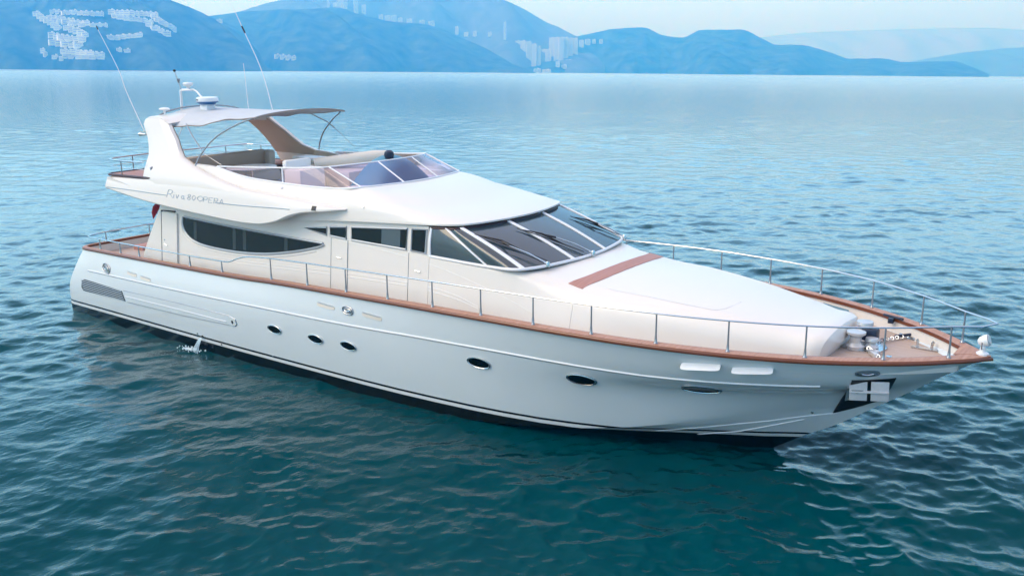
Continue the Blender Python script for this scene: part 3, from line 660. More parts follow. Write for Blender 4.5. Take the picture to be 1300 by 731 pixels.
# salon window: long leaf-shaped pane
sw = smooth2([(4.90, 3.41), (4.88, 3.22), (5.02, 3.0), (5.35, 2.83), (5.95, 2.75), (7.1, 2.745), (8.2, 2.83), (9.2, 3.0), (10.0, 3.19), (10.28, 3.29)], 4)
sw += smooth2([(10.24, 3.325), (9, 3.335), (7.5, 3.355), (6.2, 3.385), (4.96, 3.43)], 3)
w0, w1 = mir_both('salon_window', drape([(x, z) for x, z in sw], HOUSE, .014, .03), M['glass'], Y)
for o_, f_ in ((w0, 0), (w1, 1)):
    fr = MB().tube(on_side(sw, HOUSE, .016), .028, 8, closed=True); obj('frame', fr.flipped() if f_ else fr, M['grey_frame'], o_)
    jm = MB().tube(on_side(smooth2([(4.84, 3.40), (4.80, 3.2), (4.92, 2.96), (5.28, 2.77), (5.95, 2.67), (7.1, 2.665), (8.2, 2.75), (9.2, 2.92), (10.0, 3.11)], 4), HOUSE, .0), .018, 8); obj('sill_moulding', jm.flipped() if f_ else jm, M['gel'], o_)
    for xq in (5.35, 6.95, 7.35, 8.9):
        q = drape([(xq, 3.34), (xq+.12, 3.34), (xq+.12, max(2.80, 2.80+(xq-7)*.09)), (xq, max(2.80, 2.80+(xq-7)*.09))], HOUSE, .0155, .01)
        obj('curtain_edge', q.flipped() if f_ else q, mat('dim_curtain', (.02, .03, .035), .2) if 'dim' not in M else M['dim'], o_)

# forward side windows in a rising wedge
def pane(poly, name='side_window', m='glass'):
    a_, b_ = mir_both(name, drape(poly, HOUSE, .012, .03), M[m], Y)
    for o_, f_ in ((a_, 0), (b_, 1)):
        fr = MB().tube(on_side(poly, HOUSE, .014), .024, 6, closed=True); obj('frame', fr.flipped() if f_ else fr, M['grey_frame'], o_)
pane([(9.62, 3.62), (10.36, 3.71), (10.36, 3.53)])
pane([(10.48, 3.53), (10.48, 3.73), (11.0, 3.785), (11.0, 3.51)])
pane([(11.18, 3.51), (11.18, 3.80), (12.86, 3.935), (12.84, 3.485)])
pane([(12.99, 3.48), (13.0, 3.945), (13.42, 3.975), (13.40, 3.465)])
mir_both('curtain_behind_glass', drape([(12.1, 3.52), (12.1, 3.86), (12.66, 3.90), (12.66, 3.51)], HOUSE, .0135, .01), mat('grey_blind', (.07, .10, .12), .15), Y)

# moulded grooves and flush side doors
for pts in ([(4.75, 2.44), (8, 2.57), (10.46, 2.70), (12.97, 2.77), (14.2, 2.70), (14.9, 2.54)], [(4.75, 2.37), (8, 2.50), (10.46, 2.62), (12.97, 2.69), (14.2, 2.62), (14.9, 2.5)]):
    mir_both('moulded_groove', MB().tube(on_side(smooth2(pts, 8), HOUSE, .0), .010, 5), M['gel_mat'], Y)
mir_both('moulded_groove', MB().tube(on_side(smooth2([(10.6, 3.47), (12.9, 3.32), (14.3, 3.12), (15.4, 2.86), (16.2, 2.6)], 8), HOUSE, .0), .008, 5), M['gel_mat'], Y)
for x0, x1, zt_ in ((10.52, 11.04, 3.46), (12.93, 13.50, 3.40)):
    a_, b_ = mir_both('flush_door', drape([(x0, zt_), (x1, zt_-.02), (x1, 2.30), (x0, 2.30)], HOUSE, .010, .02), M['gel'], Y)
    for o_, f_ in ((a_, 0), (b_, 1)):
        for xx_ in (x0-.012, x1+.012):
            g = MB().tube(on_side([(xx_, 2.30), (xx_, zt_+.02)], HOUSE, .004), .010, 5); obj('door_seam', g.flipped() if f_ else g, M['steel_dark'], o_)
        g = MB().tube(on_side([(x0+.2, 3.06), (x0+.34, 3.05)], HOUSE, .03), .012, 6); obj('handle', g.flipped() if f_ else g, M['steel'], o_)
mir_both('side_locker_seam', MB().tube(on_side([(17.05, 2.42), (17.05, 2.86)], HOUSE, .003), .006, 4), M['gel_mat'], Y)

# ---- windscreen: ruled between its foot and the brow
Tt = [(13.52, -2.035, 4.03), (13.88, -1.99, 4.05), (14.20, -1.86, 4.06), (14.53, -.66, 4.07), (14.53, .66, 4.07), (14.20, 1.86, 4.06), (13.88, 1.99, 4.05), (13.52, 2.035, 4.03)]
Bb = [(13.52, -2.11, 3.42), (15.08, -2.12, 3.40), (15.88, -1.97, 3.42), (16.23, -.63, 3.42), (16.23, .63, 3.42), (15.88, 1.97, 3.42), (15.08, 2.12, 3.40), (13.52, 2.11, 3.42)]
T_ = catmull(Tt, 10); B_ = catmull(Bb, 10)
def ws_pt(u, v, off=0):
    i = min(int(u*10), 69); f = u*10-i; t_ = T_[i].lerp(T_[i+1], f); b_ = B_[i].lerp(B_[i+1], f); p = b_.lerp(t_, v)
    a = (B_[min(i+1, 70)]-B_[max(i-1, 0)]); nrm = a.cross(t_-b_).normalized()
    if nrm.z < 0: nrm = -nrm
    bul = .03*math.sin(math.pi*v)
    return p+nrm*(off+bul)
mir_names = [(0, 1, 'side_light'), (1, 2, 'corner_pane'), (2, 3, 'windscreen_pane'), (3, 4, 'windscreen_pane'), (4, 5, 'windscreen_pane'), (5, 6, 'corner_pane'), (6, 7, 'side_light')]
for a_, b_, nm in mir_names:
    rows = [[ws_pt(a_+(b_-a_)*i/12, v/8, -.004) for v in range(9)] for i in range(13)]
    rows2 = [[ws_pt(a_+(b_-a_)*i/12, v/8, -.02) for v in range(9)] for i in range(13)]
    obj(nm, MB().loft(rows).loft(rows2), M['windscreen'], Y, weld=False)
for u in range(8):
    w_ = .030 if u in (0, 7) else (.038 if u in (1, 6) else .05)
    path = [ws_pt(u, v/8, 0) for v in range(9)]; mb = MB(); rows = []
    for p, v in zip(path, range(9)):
        q = ws_pt(min(u+.02, 7), v/8, 0)-ws_pt(max(u-.02, 0), v/8, 0); q.normalize(); n_ = (ws_pt(u, v/8, .05)-ws_pt(u, v/8, 0)).normalized()
        rows.append([p-q*w_-n_*.03, p-q*w_+n_*.012, p-q*w_*.7+n_*.02, p+q*w_*.7+n_*.02, p+q*w_+n_*.012, p+q*w_-n_*.03])
    obj('mullion', mb.loft(rows, close_v=True, cap=True), M['white_metal'], Y, angle=50)
obj('windscreen_sill', MB().tube([ws_pt(i/10, 0, .0) for i in range(71)], .032, 8), M['white_metal'], Y)
obj('windscreen_header', MB().tube([ws_pt(i/10, 1, .0)+Vector((0, 0, -.01)) for i in range(71)], .026, 8), M['dark_red'], Y)
# wipers: silver arm, black blade, pivot
for bu, tu, tv in ((2.42, 2.02, .80), (3.46, 2.86, .78), (4.86, 4.42, .72)):
    piv = ws_pt(bu, -.02, .07); b1 = ws_pt((bu+tu)/2, (tv)*.5, .10); tip = ws_pt(tu+.06, tv*.80, .07)
    w_ = obj('wiper', MB().tube([piv, piv.lerp(b1, .5)+Vector((0, 0, .03)), b1], [.017, .014, .010], 6).tube([piv+Vector((.0, .05, .0)), b1], .007, 5), M['steel'], Y)
    obj('pivot', MB().lathe([(.045, -.06), (.045, .02), (.03, .05)], piv, 12), M['steel'], w_)
    t0 = ws_pt(tu, tv, .035); t1 = ws_pt(tu+.50, tv*.08, .035)
    obj('blade', MB().tube([t0, t0.lerp(t1, .5)+Vector((0, 0, .015)), t1], [.008, .014, .008], 5), M['rubber'], w_)
    cl = t0.lerp(t1, .38)
    obj('bridge', MB().tube([t0.lerp(t1, .08)+Vector((0, 0, .01)), cl+Vector((0, 0, .07)), t0.lerp(t1, .72)+Vector((0, 0, .01))], [.006, .024, .006], 5).tube([cl+Vector((0, 0, .06)), b1], .022, 5), M['black'], w_)

# ---- foredeck details: curved teak step, sunpad
def trunk_pt(x, y, off=0):
    h = HOUSE.ray_cast(Vector((x, y, 9)), Vector((0, 0, -1))); return h[0]+h[1]*off if h[0] else Vector((x, y, 3))
rows = []
for k in range(25):
    y = -1.74+3.48*k/24; xc = 17.33-.155*(y/1.7)**2-.05*abs(y/1.7)**3
    rows.append([trunk_pt(xc-.34, y*.985, -.01), trunk_pt(xc-.34, y*.985, .022), trunk_pt(xc-.17, y, .026), trunk_pt(xc, y*1.0, .022), trunk_pt(xc, y, -.01)])
obj('teak_step', MB().loft(rows, cap=True, close_v=True), M['teak_step'], Y, angle=40)
rows = []
for k in range(31):
    a_ = k/30; x = 17.55+2.35*a_; hw = 1.50-.30*a_**2; rr = (1 if a_ < .9 else math.sqrt(max(0, 1-((a_-.9)/.1)**2))*.55+.45)
    rows.append([trunk_pt(x, -hw*rr+2*hw*rr*j/12, .018 if 0 < j < 12 else -.005) for j in range(13)])
obj('sunpad', MB().loft(rows), M['pad'], Y, angle=60)
seam = MB()
for yy in (-.5, .5): seam.tube([trunk_pt(17.6+2.2*k/10, yy*(1-.1*k/10), .020) for k in range(11)], .006, 4)
seam.tube([trunk_pt(17.55+.002*k, -1.49+2.98*k/16, .018) for k in range(17)], .005, 4)
seam.tube([trunk_pt(19.93, -.95+1.9*k/12, .012) for k in range(13)], .008, 4)
seam.tube([trunk_pt(18.75, -1.35+2.7*k/12, .020) for k in range(13)], .006, 4)
obj('sunpad_seam', seam, M['steel_dark'] if False else mat('seam_shadow', (.42, .40, .39), .8), Y)

# ---- flybridge: brow and coaming
E_ = [(5.6, 2.2, 3.85), (6.8, 2.2, 3.82), (8, 2.2, 3.78), (9.5, 2.17, 3.80), (10.6, 2.17, 3.90), (11.8, 2.17, 3.99), (13.2, 2.13, 4.07), (13.95, 2.0, 4.10), (14.33, 1.68, 4.115), (14.57, .80, 4.12), (14.64, 0, 4.12)]
K_ = [(5.6, 2.2, 4.4), (6.8, 2.2, 4.45), (7.8, 2.17, 4.47), (9.2, 2.12, 4.45), (10.3, 2.08, 4.44), (11.4, 2.05, 4.41), (12.6, 2.0, 4.34), (13.5, 1.86, 4.24), (14.05, 1.55, 4.19), (14.37, .75, 4.175), (14.45, 0, 4.175)]
G_ = [(5.6, 2.12, 4.86), (6.4, 2.06, 4.82), (7.5, 2.03, 4.65), (8.85, 2.01, 4.60), (9.94, 1.98, 4.59), (10.7, 1.92, 4.61), (11.2, 1.75, 4.655), (11.36, 1.3, 4.66), (11.43, .95, 4.66), (11.47, .45, 4.655), (11.5, 0, 4.65)]
def neg(P): return [(x, -y, z) for x, y, z in P]
E2, K2, G2 = [catmull(neg(q), 6) for q in (E_, K_, G_)]
rows = []
for i in range(len(E2)):
    e0, k0, g0 = E2[i], K2[i], G2[i]; out = Vector((0, -1, 0)) if i < 36 else (e0-Vector((12.2, 0, e0.z))).normalized()
    row = [e0+Vector((0, 0, -.02))-out*.16, e0+Vector((0, 0, -.005))-out*.03, e0.copy(), e0+Vector((0, 0, .035))]
    c1 = e0.lerp(k0, .55)+out*.035+Vector((0, 0, .02))
    for t_ in (.25, .5, .75): row.append((e0+Vector((0, 0, .035))).lerp(c1, t_))
    P4 = [c1, k0, g0]
    up = Vector((0, 0, 1))
    fr_ = min(1, max(0, (i-18)/18)); bul = .075*fr_
    for k in range(0, 11):
        t_ = k/10; q = c1*(1-t_)**2+(k0+out*.03+up*.03)*2*t_*(1-t_)+k0.lerp(g0, .35)*t_*t_; row.append(q)
    s0 = k0.lerp(g0, .35)
    for k in (.2, .4, .6, .8, 1): row.append(s0.lerp(g0, k)+up*bul*math.sin(k*math.pi)*.5)
    rows.append(row)
brow = obj('flybridge_brow', MB().loft(rows).mirror(), M['gel'], Y, angle=40)
BROW = bvh_of(brow)
# inner coaming, tan lined
rows = [[g+Vector((0, 0, 0)), g+Vector((0, .05, .012)) if i < 40 else g+Vector((-.04, .02, .012)), Vector((g.x-(.10 if i > 40 else .0), g.y*.95 if i < 40 else g.y*.93, g.z+.006)), Vector((g.x-(.14 if i > 40 else 0), g.y*.93, 4.16))] for i, g in enumerate(G2)]
obj('inner_coaming', MB().loft(rows).mirror(), M['gel'], Y, angle=50)
both('coaming_lining', MB().loft([[Vector((g.x, g.y*.925, g.z-.01)), Vector((g.x, g.y*.92, 4.17))] for g in G2[:18]]), M['tan'], Y)
obj('fly_floor', MB().prism([(2.75, -2.3, 4.12), (5.4, -2.2, 4.12), (9.5, -1.95, 4.12), (11.2, -1.5, 4.12), (11.4, 0, 4.12), (11.2, 1.5, 4.12), (9.5, 1.95, 4.12), (5.4, 2.2, 4.12), (2.75, 2.3, 4.12)], (0, 0, .05)), M['gel_mat'], Y)

# side wings with the long sloping lower edge
wb_ = Cv([(2.2, 4.02), (2.7, 3.95), (4.56, 3.77), (6.54, 3.67), (7.9, 3.63), (8.5, 3.65), (9.07, 3.75), (9.64, 3.96), (10.1, 4.07), (10.71, 4.14), (11.12, 4.20)])
wl_ = Cv([(2.2, 4.33), (4.42, 4.40), (5.6, 4.43), (6.4, 4.44), (7.2, 4.43), (7.93, 4.41), (8.79, 4.37), (9.88, 4.31), (10.56, 4.27), (11.12, 4.215)])
wy_ = Cv([(2.2, 2.62), (8, 2.62), (9.6, 2.56), (10.6, 2.42), (11.12, 2.2)])
rows = []
for x in list(np.linspace(2.2, 11.12, 75)):
    zb_, zl, yo = wb_(x), wl_(x), wy_(x); yl = yo-.14*min(1, (zl-zb_)/.5); n_ = .04*min(1, (zl-zb_)/.3)
    row = [(x, -2.0, zb_+.05), (x, -(yo-.10), zb_), (x, -(yo-.02), zb_+n_*.3), (x, -yo, zb_+n_)]
    row += [(x, -(yo+(yl-yo)*k+.015*math.sin(math.pi*k)), zb_+n_+(zl-n_-zb_-n_)*k) for k in (.25, .5, .75, 1)]
    row += [(x, -(yl-.02), zl-n_*.3), (x, -(yl-.06), zl), (x, -(yl-.16), zl+.0), (x, -2.0, zl+.0)]
    rows.append(row)
wing, wing2 = both('side_wing', MB().loft(rows, cap=True, close_v=True), M['gel'], Y, angle=40)
WING = bvh_of(wing)
obj('aft_overhang', MB().loft([[(2.05+.15*abs(k/2.5)**3, -k, 4.33), (2.0+.2*abs(k/2.5)**3, -k, 4.2), (2.15+.05*abs(k/2.5)**3, -k, 4.02), (3.8, -k, 3.86), (3.8, -k, 4.1), (2.3, -k, 4.34)] for k in np.linspace(-2.55, 2.55, 21)], close_v=True, cap=True), M['gel'], Y, angle=45)
# teak landing at the aft end, dark red toe edge
obj('aft_teak_landing', MB().prism([(2.15, -2.40, 4.38), (2.08, -1.2, 4.38), (2.05, 0, 4.38), (2.08, 1.2, 4.38), (2.15, 2.40, 4.38), (4.45, 2.30, 4.405), (4.45, -2.30, 4.405)], (0, 0, .02)), M['teak_step'], Y)
obj('toe_edge', MB().tube([(4.45, -2.43, 4.42), (2.2, -2.46, 4.385), (2.05, -2.3, 4.385), (2.0, -1.1, 4.385), (1.98, 0, 4.385), (2.0, 1.1, 4.385), (2.05, 2.3, 4.385), (2.2, 2.46, 4.385), (4.45, 2.43, 4.42)], .035, 8), M['dark_red'], Y)
# pinstripe with the yacht's lettering
def wline(pts, r, off=.004): return MB().tube(on_side(pts, WING, off), r, 5)
lz = lambda x: 4.07-.012*(x-2.3) if False else None
ln = Cv([(2.25, 4.07), (5.0, 4.055), (7.0, 4.055), (9.7, 4.13)])
mir_both('pinstripe', wline([(x, ln(x)) for x in np.linspace(2.28, 4.92, 24)], .011), M['logo'], Y)
mir_both('pinstripe', wline([(x, ln(x)-.01) for x in np.linspace(6.92, 9.62, 24)], .011), M['logo'], Y)
G = {  # single-stroke letters on a 1 x 1 cell
 'R': [[(0, -.05), (.12, 1), (.55, 1.05), (.75, .8), (.5, .5), (.1, .5)], [(.4, .5), (.9, -.05)]],
 'i': [[(0, .6), (0, .05), (.2, 0)], [(0, .85), (.04, .9)]], 'v': [[(0, .6), (.25, 0), (.5, .6)]],
 'a': [[(.5, .55), (.2, .6), (0, .3), (.2, 0), (.5, .15), (.5, .55), (.55, .02), (.75, .0)]],
 '8': [[(.35, .5), (.05, .75), (.35, 1), (.65, .75), (.35, .5), (0, .25), (.35, 0), (.7, .25), (.35, .5)]],
 '0': [[(.35, 0), (0, .5), (.35, 1), (.7, .5), (.35, 0)]],
 'O': [[(.5, 0), (0, .5), (.5, 1), (1, .5), (.5, 0)]], 'P': [[(0, 0), (0, 1), (.6, 1), (.75, .75), (.6, .5), (0, .5)]],
 'E': [[(.7, 0), (0, 0), (0, 1), (.7, 1)], [(0, .5), (.55, .5)]], 'r': [[(0, 0), (0, 1), (.6, 1), (.75, .75), (.6, .5), (0, .5)], [(.4, .5), (.75, 0)]],
 'A': [[(0, 0), (.4, 1), (.8, 0)], [(.15, .35), (.65, .35)]]}
mbT = MB(); cx = 4.95
for ch, w_, h_ in (('R', .34, .17), ('i', .10, .14), ('v', .26, .14), ('a', .26, .13), (' ', .03, 0), ('8', .22, .135), ('0', .24, .125), ('O', .30, .13), ('P', .24, .125), ('E', .24, .125), ('r', .24, .125), ('A', .26, .125)):
    for stroke in G.get(ch, []):
        pts = [(cx+a_*w_*.82+.10*b_*h_, ln(cx)-.035+b_*h_) for a_, b_ in stroke]
        sm = [(p.x, p.y) for p in catmull([(a_, b_, 0) for a_, b_ in pts], 4)] if len(pts) > 2 and ch in 'Riva80O' else pts
        mbT.tube(on_side(sm, WING, .004), .0065, 5)
    cx += w_*.86 if ch != ' ' else w_
obj('lettering', mbT, M['logo'], Y); 
# port side reads forwards too: rebuild left to right as seen from port
mbP = MB(); cx = 6.75
for ch, w_, h_ in (('R', .34, .17), ('i', .10, .14), ('v', .26, .14), ('a', .26, .13), (' ', .03, 0), ('8', .22, .135), ('0', .24, .125), ('O', .30, .13), ('P', .24, .125), ('E', .24, .125), ('r', .24, .125), ('A', .26, .125)):
    for stroke in G.get(ch, []):
        pts = [(cx-a_*w_*.82-.10*b_*h_, ln(cx)-.05+b_*h_) for a_, b_ in stroke]
        mbP.tube(on_side(pts, WING, .005), .0105, 5)
    cx -= w_*.86 if ch != ' ' else w_
obj('lettering', mbP.flipped(), M['logo'], Y)
# square lamp and small fittings on the brow
mir_both('side_lamp', drape([(10.30, 4.245), (10.42, 4.245), (10.42, 4.155), (10.30, 4.155)], WING, .015, .04, .06), M['black'], Y)
for x, z in ((8.9, 4.50), (11.6, 4.30)):
    mir_both('deck_fitting', drape(ell(x, z, .03, .022, n=10), BROW, .02, .03), M['steel'], Y)

# flybridge windscreen, tinted panes in a white frame
gb = [(6.4, 2.045, 4.83), (7.5, 2.03, 4.66), (8.85, 2.01, 4.61), (9.94, 1.98, 4.60), (10.7, 1.92, 4.62), (11.2, 1.75, 4.665), (11.47, .60, 4.665)]
gt = [(6.42, 2.035, 4.85), (7.4, 1.99, 4.89), (8.75, 1.93, 4.96), (9.3, 1.88, 4.99), (9.75, 1.82, 5.02), (10.12, 1.71, 5.05), (10.63, .59, 5.10)]
gb = [(a_, -b_, c_) for a_, b_, c_ in gb]+[(a_, b_, c_) for a_, b_, c_ in reversed(gb)]
gt = [(a_, -b_, c_) for a_, b_, c_ in gt]+[(a_, b_, c_) for a_, b_, c_ in reversed(gt)]
Bq, Tq = catmull(gb, 8), catmull(gt, 8)
def fly_pt(u, v):
    i = min(int(u*8), len(Bq)-2); f = u*8-i; return Bq[i].lerp(Bq[i+1], f).lerp(Tq[i].lerp(Tq[i+1], f), v)
for a_, b_, m_ in ((0, 2, 'pink'), (2, 5, 'pink'), (5, 6, 'purple'), (6, 7, 'purple'), (7, 8, 'purple'), (8, 11, 'pink'), (11, 13, 'pink')):
    n_ = 10*(b_-a_)
    obj('screen_pane', MB().loft([[fly_pt(a_+(b_-a_)*i/n_, v/4) for v in range(5)] for i in range(n_+1)]), M[m_], Y)
obj('screen_top_rail', MB().tube([fly_pt(i/8, 1) for i in range(105)], .020, 8), M['white_metal'], Y)
obj('screen_foot_rail', MB().tube([fly_pt(i/8, 0) for i in range(105)], .022, 8), M['white_metal'], Y)
for u in (2, 5, 6, 7, 8, 11):
    obj('screen_mullion', MB().tube([fly_pt(u, 0), fly_pt(u, 1)], .020, 8), M['white_metal'], Y)

# ---- radar arch
lv = [(4.30, 3.75, 8.1, 2.50), (4.42, 3.75, 7.75, 2.485), (4.5, 3.73, 7.2, 2.45), (4.6, 3.70, 6.65, 2.40), (4.7, 3.68, 6.15, 2.34), (4.85, 3.65, 5.55, 2.25), (5.0, 3.62, 5.06, 2.16), (5.2, 3.5, 4.80, 2.06), (5.4, 3.34, 4.58, 1.96), (5.6, 3.12, 4.30, 1.87), (5.75, 2.98, 4.12, 1.81), (5.88, 3.02, 3.95, 1.76), (5.96, 3.22, 3.75, 1.72)]
rows = []; lin = []
for z, xa, xf, y in lv:
    th = .20 if z > 4.6 else .24; n_ = 7
    out_ = [(xa+(xf-xa)*k/n_, -(y-(.05 if k in (0, n_) else 0)), z) for k in range(n_+1)]
    inn = [(xa+(xf-xa)*k/n_, -(y-th+(.05 if k in (0, n_) else 0)), z) for k in range(n_, -1, -1)]
    rows.append(out_+inn); lin.append([(xa+.05+(xf-xa-.10)*k/n_, -(y-th-.012), z) for k in range(n_+1)])
both('arch_leg', MB().loft(rows, close_v=True, cap=True), M['gel'], Y, angle=45)
both('arch_lining', MB().loft(lin[4:]), M['tan'], Y)
mb = MB(); rows = []
for y in np.linspace(-1.74, 1.74, 15):
    c_ = .10*(1-(y/1.74)**2)
    rows.append([(3.05, y, 5.62+c_), (2.98, y, 5.78+c_), (3.2, y, 5.94+c_), (3.8, y, 5.93+c_), (4.1, y, 5.80+c_), (4.0, y, 5.66+c_)])
obj('arch_crossbar', mb.loft(rows, close_v=True, cap=True), M['gel'], Y, angle=40)
obj('horn', MB().tube([(2.98, -1.72, 5.46), (2.72, -1.74, 5.46)], [.03, .055], 10).box((2.9, -1.72, 5.53), (.3, .05, .04)), M['steel'], Y)
obj('lamp_bracket', MB().tube([(3.86, -2.24, 4.80), (4.02, -2.30, 4.68)], .02, 6).lathe([(.05, -.05), (.06, .03), (.02, .06)], (4.05, -2.33, 4.66), 10), M['steel_dark'], Y)

# instruments on the arch
rd = obj('radar_dome', MB().lathe([(.20, .0), (.24, .07), (.29, .09), (.30, .14), (.29, .195), (.24, .215), (.0001, .22)], (3.95, -.35, 6.22), 28), M['white_metal'], Y)
obj('blue_band', MB().lathe([(.19, .0), (.245, .055), (.302, .080), (.306, .096), (.29, .10)], (3.95, -.35, 6.215), 28), M['blue'], rd)
obj('pedestal', MB().box((3.95, -.35, 6.12), (.3, .3, .22)), M['white_metal'], rd, bevel=.03)
obj('maker_mark', MB().loft([[Vector((3.95+.302*math.cos(a_), -.35+.302*math.sin(a_), z)) for z in (6.345, 6.38)] for a_ in np.linspace(-2.15, -1.55, 8)]), M['navy'], rd)
mh = obj('mast_hoop', MB().tube([(2.92, -.45, 5.95), (2.93, -.45, 6.56), (2.97, -.45, 6.62), (3.5, -.45, 6.63), (3.65, -.45, 6.58), (3.86, -.45, 6.42)], .024, 8).tube([(3.12, -.62, 5.95), (3.14, -.62, 6.6)], .024, 8).tube([(3.13, -.62, 6.6), (3.5, -.5, 6.62)], .02, 8), M['white_metal'], Y)
obj('satnav_dome', MB().lathe([(.03, 0), (.04, .07), (.12, .10), (.14, .15), (.12, .18), (.0001, .19)], (3.35, -.5, 6.64), 20), M['white_metal'], mh)
obj('wind_vane_pole', MB().tube([(3.02, -.5, 6.62), (2.86, -.5, 6.95), (2.78, -.5, 7.12)], .012, 6).lathe([(.02, 0), (.05, .09), (.05, .12), (.01, .13)], (2.93, -.5, 6.80), 10), M['steel_dark'], mh)
obj('wind_cup', MB().lathe([(.01, 0), (.04, .02), (.04, .06), (.01, .07)], (2.78, -.5, 7.10), 10), M['black'], mh)
ms = obj('small_antenna_dome', MB().lathe([(.025, 0), (.03, .12), (.13, .14), (.15, .17), (.10, .20), (.0001, .21)], (3.32, -1.3, 5.97), 20), M['white_metal'], Y)
for nm, P in (('whip_antenna', [(2.95, -1.72, 5.5), (2.35, -1.78, 6.6), (2.10, -1.8, 7.2), (1.35, -1.82, 8.26)]), ('whip_antenna', [(4.22, 1.72, 5.9), (3.85, 1.7, 7.1), (3.16, 1.7, 8.26), (2.40, 1.7, 9.5)])):
    a_ = obj(nm, MB().tube(catmull(P, 6), [.014-.008*k/18 for k in range(19)], 7), M['white_metal'], Y)
    if P[0][1] < 0: obj('tip', MB().tube([P[-1], (P[-1][0]-.06, P[-1][1], P[-1][2]+.09)], .016, 6), M['black'], a_)
    else: obj('joint', MB().tube([(3.22, 1.7, 8.17), (3.10, 1.7, 8.36)], .024, 6), M['black'], a_)
obj('thin_antenna', MB().tube([(3.13, 1.7, 5.95), (3.10, 1.7, 6.6), (3.05, 1.7, 7.3)], .008, 5), M['white_metal'], Y)

# ---- bimini: canvas on bent tubes
def hoop(P): return catmull(P, 6)
fr1 = hoop([(5.64, -2.13, 4.82), (5.78, -2.02, 5.12), (6.15, -1.86, 5.52), (6.75, -1.68, 5.85), (7.30, -1.45, 6.06), (7.42, -.9, 6.15), (7.45, 0, 6.18), (7.42, .9, 6.15), (7.30, 1.45, 6.06), (6.75, 1.70, 5.82), (6.15, 1.90, 5.45), (5.8, 2.05, 5.12), (5.64, 2.13, 4.88)])
obj('bimini_front_tube', MB().tube(fr1, .021, 8), M['steel_dark'], Y)
ar = hoop([(3.17, -1.60, 5.68), (3.18, -1.50, 5.88), (3.2, -1.2, 6.04), (3.2, -.6, 6.14), (3.2, 0, 6.16), (3.2, .6, 6.14), (3.2, 1.2, 6.04), (3.2, 1.5, 5.88)])
obj('bimini_aft_tube', MB().tube(ar, .021, 8), M['steel_dark'], Y)
rows = []
nu, nv = 26, 30
for i in range(nu+1):
    u = i/nu; x = 3.2+4.2*u; row = []
    for j in range(nv+1):
        v = -1+2*j/nv; hwid = 1.56-.04*u
        crown = 6.13+.06*u-.06*math.sin(math.pi*u); edge = (5.72+.35*u) if True else 0
        z = edge+(crown-edge)*(1-abs(v)**2.3)
        z += .018*math.sin(u*17+v*4)*math.sin(math.pi*u)*abs(v)+.010*math.sin(u*31-v*9)*math.sin(math.pi*u)
        sag = -.10*math.sin(math.pi*min(1, u*1.4))*abs(v)**6*(v < 0)
        xx = x+(0.0 if abs(v) < .9 else 0)
        xx += -.05*(1-v*v)*(1-u)+.06*(1-v*v)*u
        row.append(Vector((xx, v*hwid, z+sag)))
    rows.append(row)
top = MB().loft(rows); cv_ = obj('bimini_canvas', top, M['canvas'], Y, angle=80)
sm_ = cv_.modifiers.new('thick', 'SOLIDIFY'); sm_.thickness = .012
obj('canvas_front_binding', MB().loft([[p+Vector((.01, 0, .012)), p+Vector((.025, 0, -.03)), p+Vector((-.05, 0, -.035))] for p in rows[-1]]), M['canvas_under'], Y)
for e0_, dy_ in ((0, -.004), (-1, .004)):
    obj('canvas_side_binding', MB().tube([r[e0_]+Vector((0, dy_, -.006)) for r in rows], .014, 5), M['canvas_under'], Y)
obj('bimini_strut', MB().tube([(4.55, -1.52, 5.80), (5.05, -1.72, 5.52), (5.75, -1.9, 5.10)], [.016, .018, .012], 7).tube([(5.75, -1.9, 5.1), (6.35, -1.85, 4.86)], .006, 5), M['steel_dark'], Y)
obj('bimini_strut', MB().tube([(6.0, 1.50, 5.97), (6.55, 1.68, 5.72), (6.72, 1.78, 5.55)], .016, 7).tube([(6.72, 1.78, 5.55), (7.35, 1.9, 5.05)], .006, 5), M['steel_dark'], Y)
obj('mid_support_tube', MB().tube([(4.35, -1.46, 5.78), (4.40, -1.7, 5.45), (4.2, -1.95, 5.3)], .012, 6), M['steel_dark'], Y)

# ---- flybridge furniture
sf = obj('aft_sofa', MB().box((5.42, -.72, 4.32), (.75, 2.5, .28)).box((6.1, 1.55, 4.32), (2.2, .6, .28)), M['cream'], Y, bevel=.05)
obj('backrest', MB().box((5.10, -.72, 4.68), (.18, 2.55, .62), Matrix.Rotation(.12, 3, 'Y')), M['brown'], sf, bevel=.05)
obj('side_cushion', MB().box((5.25, .60, 4.72), (.30, .24, .50)), M['tan'], sf, bevel=.06)
tb = obj('oval_table', MB().lathe([(.0001, .035), (.62, .035), (.66, .02), (.64, 0), (.0001, -.005)], (0, 0, 0), 36), M['white_metal'], Y)
tb.scale = (.85, 1.1, 1); tb.location = (6.15, -.75, 4.66)
obj('table_leg', MB().lathe([(.16, -.48), (.05, -.44), (.05, 0)], (0, 0, 0), 16), M['steel'], tb)
obj('port_sideboard', MB().box((6.1, 1.35, 4.72), (.9, .55, .10)), M['gel'], Y, bevel=.04)
hs_ = obj('helm_seat', MB().box((8.15, -.70, 4.50), (.62, .85, .60)), M['pad'], Y, bevel=.06)
obj('back', MB().box((7.88, -.70, 4.86), (.16, .85, .28)), M['pad'], hs_, bevel=.05)
obj('companion_seat', MB().box((8.55, .75, 4.45), (.95, 1.5, .45)), M['cream'], Y, bevel=.06)
obj('seat_roll', MB().tube([(7.75, .0, 4.80), (8.3, .6, 4.86), (8.9, 1.15, 4.95), (9.1, 1.35, 4.97)], [.14, .17, .17, .14], 12), M['cream'], Y)
rows = []
